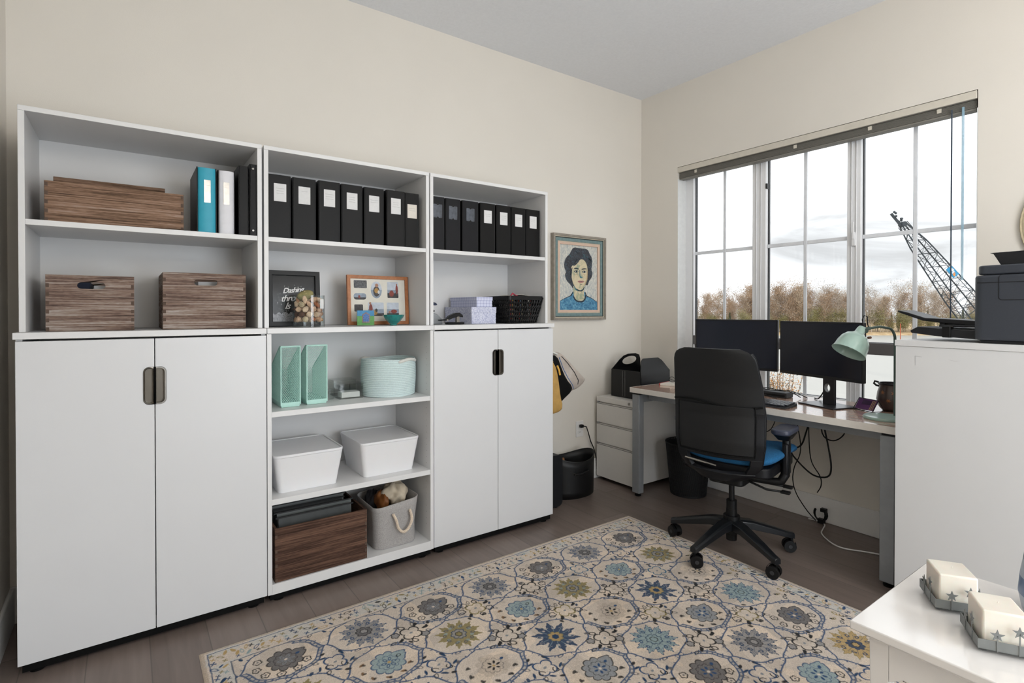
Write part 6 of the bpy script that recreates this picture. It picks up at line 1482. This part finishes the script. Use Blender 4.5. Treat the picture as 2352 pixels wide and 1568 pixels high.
LEAFS = [mat('rust_twigs', '9C8268', .9, var=.25, scale=.6), mat('tan_twigs', 'A8957E', .9, var=.25, scale=.6), mat('grey_twigs', '8E8378', .9, var=.25, scale=.6), mat('green_needles', '566044', .9, var=.3, scale=.6), mat('olive_leaf', '827C52', .9, var=.3, scale=.6)]
def tree_meshes(seed, H_, leaf, bark, dens, spread, name):
    rn = random.Random(seed); b = MB(); tips = []
    def branch(p, d, L, r, lev):
        n = 4; pts = [p]; q = p
        for k in range(n):
            d = (d + Vector((rn.uniform(-.16, .16), rn.uniform(-.16, .16), rn.uniform(-.02, .10)))).normalized(); q = q + d * (L / n); pts.append(q)
            if lev < 2 and k >= 0:
                for _ in range(4 if lev == 0 else 2):
                    a = rn.uniform(0, 6.28); e = Vector((math.cos(a), math.sin(a), rn.uniform(.5, 1.4))).normalized(); branch(q, e, L * rn.uniform(.30, .5) * (spread if lev == 0 else 1), r * .42, lev + 1)
        b.tube([tuple(x) for x in pts], [r * (1 - .65 * i / n) for i in range(n + 1)], bark, 4 if lev else 5, cap=False)
        if lev >= 1: tips.extend(pts[1:])
    branch(Vector((0, 0, 0)), Vector((0, 0, 1)), H_ * .95, H_ * .0105, 0); tr = b
    c = MB()
    for p in tips:
        for _ in range(dens):
            q = p + Vector((rn.gauss(0, .75), rn.gauss(0, .75), rn.gauss(0, .75))); a = Vector((rn.uniform(-1, 1), rn.uniform(-1, 1), rn.uniform(-1, 1))).normalized() * rn.uniform(.09, .22); e = a.cross(Vector((rn.uniform(-1, 1), rn.uniform(-1, 1), rn.uniform(-1, 1)))).normalized() * rn.uniform(.05, .12)
            c.add([tuple(q - a), tuple(q + e), tuple(q + a), tuple(q - e)], [(0, 1, 2, 3)], leaf)
    return tr, c
def make_tree(seed, H_, leaf, bark, dens, spread, label, cat='tree', group=None):
    tr, c = tree_meshes(seed, H_, leaf, bark, dens, spread, 't'); t = thing('bare_tree' if dens < 4 else 'autumn_tree', label, cat, (0, 0, 0), 0, group)
    tr.build('trunk', t, local=True, smooth=60); c.build('crown', t, local=True, smooth=0); return t
def make_conifer(seed, H_, label, group):
    rn = random.Random(seed); t = thing('evergreen_tree', label, 'tree', (0, 0, 0), 0, group); b = MB(); b.cyl((0, 0, 0), (0, 0, H_), .14, BARK[1], 6); b.build('trunk', t, local=True)
    c = MB()
    for k in range(900):
        h = rn.uniform(.08, 1) ** .8; rr = (1 - h) * H_ * .20 * rn.uniform(.4, 1); a = rn.uniform(0, 6.28); p = Vector((rr * math.cos(a), rr * math.sin(a), h * H_)); o = Vector((math.cos(a), math.sin(a), -.35)) * rn.uniform(.25, .55); s_ = Vector((-math.sin(a), math.cos(a), 0)) * .16
        c.add([tuple(p - o), tuple(p + s_), tuple(p + o), tuple(p - s_)], [(0, 1, 2, 3)], LEAFS[3])
    c.build('crown', t, local=True, smooth=0); return t
KT = [
 ('russet-leaved tree in the tree line across the river', lambda: make_tree(11, 14.8, LEAFS[0], BARK[0], 8, .85, '')),
 ('tan-twigged tree in the tree line across the river', lambda: make_tree(12, 14.0, LEAFS[1], BARK[0], 6, .75, '')),
 ('bare grey-branched tree in the tree line across the river', lambda: make_tree(13, 15.5, LEAFS[2], BARK[0], 2, .75, '')),
 ('rusty slender tree in the tree line across the river', lambda: make_tree(14, 13, LEAFS[0], BARK[0], 6, .6, '')),
 ('green conifer in the tree line across the river', lambda: make_conifer(15, 9.5, '', None)),
 ('low olive bushy tree at the foot of the far tree line', lambda: make_tree(16, 6.0, LEAFS[4], BARK[1], 7, 1.4, ''))]
GRP = ['russet trees across the river', 'tan trees across the river', 'bare trees across the river', 'rusty slender trees across the river', 'conifers across the river', 'olive bushes across the river']
protos = []; rt = random.Random(21)
for k, (lab, fn) in enumerate(KT): o = fn(); tag(o, lab, 'tree', GRP[k]); protos.append([o, True])
span = (d1 - d0).length
def place_tree(k, s, q, sc):
    p = bank(s, q, -6.5 + q * .009); o, first = protos[k]; rz = rt.uniform(0, 6.28)
    if first: o.location = p; o.rotation_euler = (0, 0, rz); o.scale = (sc,) * 3; protos[k][1] = False
    else: dup(o, p, rz, scale=(sc,) * 3)
n = 265
for i in range(n):
    f = (i + rt.uniform(-.4, .4)) / n; s = -30 + f * (span + 70); sp = s / span
    q = rt.choice((3, 7, 12, 18, 25)); sparse = sp > .58
    r = rt.random()
    if sparse: k = 2 if r < .5 else (1 if r < .68 else (0 if r < .76 else (4 if r < .86 else 3)))
    else: k = 0 if r < .38 else (1 if r < .58 else (3 if r < .78 else (2 if r < .93 else 4)))
    if sparse and rt.random() < .15: continue
    sc = rt.uniform(.68, .98) * (1.0 + .10 * math.sin(sp * 19)) * (.90 if sp < .3 else 1) * (.95 if sparse else 1)
    place_tree(k, s, q, sc)
for i in range(60): place_tree(5, -25 + (span + 65) * (i + rt.uniform(-.4, .4)) / 60, rt.choice((1.5, 3, 5)), rt.uniform(.55, .95))
# near shrub seen under the monitors
rn = random.Random(4); t = thing('garden_tree', 'orange-leaved treetop seen through the lower window beneath the monitors', 'tree', (9.19, 4.70, -4.2))
b = MB(); tips = []
for k in range(26):
    a = rn.uniform(0, 6.28); e = rn.uniform(.1, .5); p = [(9.19, 4.70, -1.2), (9.19 + .22 * math.cos(a) * e * 2, 4.70 + .22 * math.sin(a) * e * 2, -.5), (9.19 + .5 * math.cos(a) * e * 1.6, 4.70 + .5 * math.sin(a) * e * 1.6, rn.uniform(-.1, .42))]; b.tube(p, [.02, .011, .004], BARK[1], 5)
    tips += [Vector(p[1]).lerp(Vector(p[2]), rn.random()) for _ in range(170)]
b.cyl((9.19, 4.70, -4.2), (9.19, 4.70, -1.1), .05, BARK[1], 8); b.build('trunk', t)
c = MB(); LO = mat('orange_leaves', 'B9813E', .8, var=.35, scale=8); LD = mat('dark_leaves', '3C3A2A', .8); LY = mat('pale_leaves', 'C9B59A', .8)
for p in tips:
    q = p + Vector((rn.gauss(0, .05), rn.gauss(0, .05), rn.gauss(0, .05))); a = Vector((rn.uniform(-1, 1), rn.uniform(-1, 1), rn.uniform(-1, 1))).normalized() * .013; e = a.cross(Vector((rn.uniform(-1, 1), .3, .9))).normalized() * .008
    c.add([tuple(q - a), tuple(q + e), tuple(q + a), tuple(q - e)], [(0, 1, 2, 3)], rn.choice((LO, LO, LD, LY)))
c.build('leaves', t, smooth=0)
# ------------------------------------------------------------ crane
t = thing('lattice_crane', 'dark lattice boom crane with a blue sign on the river outside the right window', 'crane', (67.5, 13.3, WZ))
M_CR = mat('crane_steel', '2C343C', .6, var=.1); A = Vector((59.0, 19.45, 9.3)); B = Vector((68.6, 12.0, -6.5)); ax = (B - A).normalized(); LN = (B - A).length
sd = ax.cross(Vector((.58, .81, 0))).normalized(); dp = ax.cross(sd).normalized()
def wd(s): return np.interp(s / LN, [0, .12, .42, 1], [.22, .55, .90, 1.05])
def ch(s, i, j): p = A + ax * s; w_ = float(wd(s)); return p + sd * (i * w_) + dp * (j * w_ * .8)
b = MB(); N = 26
for i, j in ((1, 1), (1, -1), (-1, 1), (-1, -1)): b.tube([tuple(ch(LN * k / N, i, j)) for k in range(N + 1)], .058, M_CR, 6)
b.build('boom_chords', t)
b = MB()
for k in range(N):
    s0, s1 = LN * k / N, LN * (k + 1) / N; f = 1 if k % 2 else -1
    for a_, c_ in (((f, 1), (-f, 1)), ((f, -1), (-f, -1)), ((1, f), (1, -f)), ((-1, f), (-1, -f))): b.tube([tuple(ch(s0, *a_)), tuple(ch(s1, *c_))], .024, M_CR, 4)
    for a_, c_ in (((1, 1), (-1, 1)), ((1, -1), (-1, -1)), ((1, 1), (1, -1)), ((-1, 1), (-1, -1))): b.tube([tuple(ch(s0, *a_)), tuple(ch(s0, *c_))], .02, M_CR, 4)
b.build('boom_lacing', t)
b = MB(); b.tube([tuple(A + sd * -.2), tuple(A - ax * .9 + Vector((-.3, .35, .3)))], .12, M_CR, 6)
for k in range(7): b.ball(tuple(A - ax * (.2 + .17 * k) + Vector((rt.uniform(-.3, .3), rt.uniform(-.3, .3), rt.uniform(-.2, .3)))), .11, M_CR, 8, 5)
b.cyl(tuple(A - dp * .3), tuple(A + dp * .3), .24, M_CR, 14); b.build('boom_head', t)
b = MB(); b.tube([tuple(A + sd * .5), tuple(A + sd * 1.1 + ax * LN * .45), tuple(B + sd * 1.3)], .035, M_CR, 4); b.tube([tuple(A - sd * .5), tuple(B - sd * 1.5)], .035, M_CR, 4); b.build('pendant_lines', t)
sg = MB(); s0, s1 = LN * .275, LN * .325; u_ = -1 if (ch(s0, 1, 0).z < ch(s0, -1, 0).z) else 1
f_ = -1 if (ch(s0, 0, -1) - Vector((.3, 0, 1.3))).length < (ch(s0, 0, 1) - Vector((.3, 0, 1.3))).length else 1
def sp_(s, i, o=.12): return tuple(ch(s, i, f_) + dp * (f_ * o))
sg.add([sp_(s0, u_ * .95), sp_(s1, u_ * .95), sp_(s1, u_ * .15), sp_(s0, u_ * .15)] + [sp_(s0, u_ * .95, .06), sp_(s1, u_ * .95, .06), sp_(s1, u_ * .15, .06), sp_(s0, u_ * .15, .06)], [(0, 1, 2, 3), (7, 6, 5, 4), (0, 4, 5, 1), (1, 5, 6, 2), (2, 6, 7, 3), (3, 7, 4, 0)], mat('sign_blue', '1E86B8', .5)); so_ = sg.build('boom_sign', t)
sg = MB(); L_ = s1 - s0
for (a0, a1, i0, i1, m_) in ((.18, .30, .80, .40, M_PAPER), (.30, .42, .85, .50, M_PAPER), (.46, .58, .75, .35, M_PAPER), (.62, .72, .70, .30, mat('sign_orange', 'D9863A', .5)), (.74, .86, .60, .28, mat('sign_orange', 'D9863A', .5))):
    sg.add([sp_(s0 + L_ * a0, u_ * i0, .16), sp_(s0 + L_ * a1, u_ * (i0 - .05), .16), sp_(s0 + L_ * (a1 + .05), u_ * i1, .16), sp_(s0 + L_ * (a0 + .05), u_ * i1, .16)], [(0, 1, 2, 3)], m_)
sg.build('sign_emblem', so_, smooth=0)
b = MB(); b.box(66.0, 74, 8, 16, WZ - .3, WZ + 1.2, M_CR); b.box(68, 72, 10, 14, WZ + 1.2, WZ + 3.2, mat('crane_cab', '4C6E8A', .5)); b.build('barge', t)
b = MB(); b.tube([(86, 28.6, WZ), (86, 28.6, -.5)], .05, mat('post_rust', 'A8563A', .8), 8); tag(b.build('mooring_post'), 'rust red mooring post in the river left of the crane', 'post')
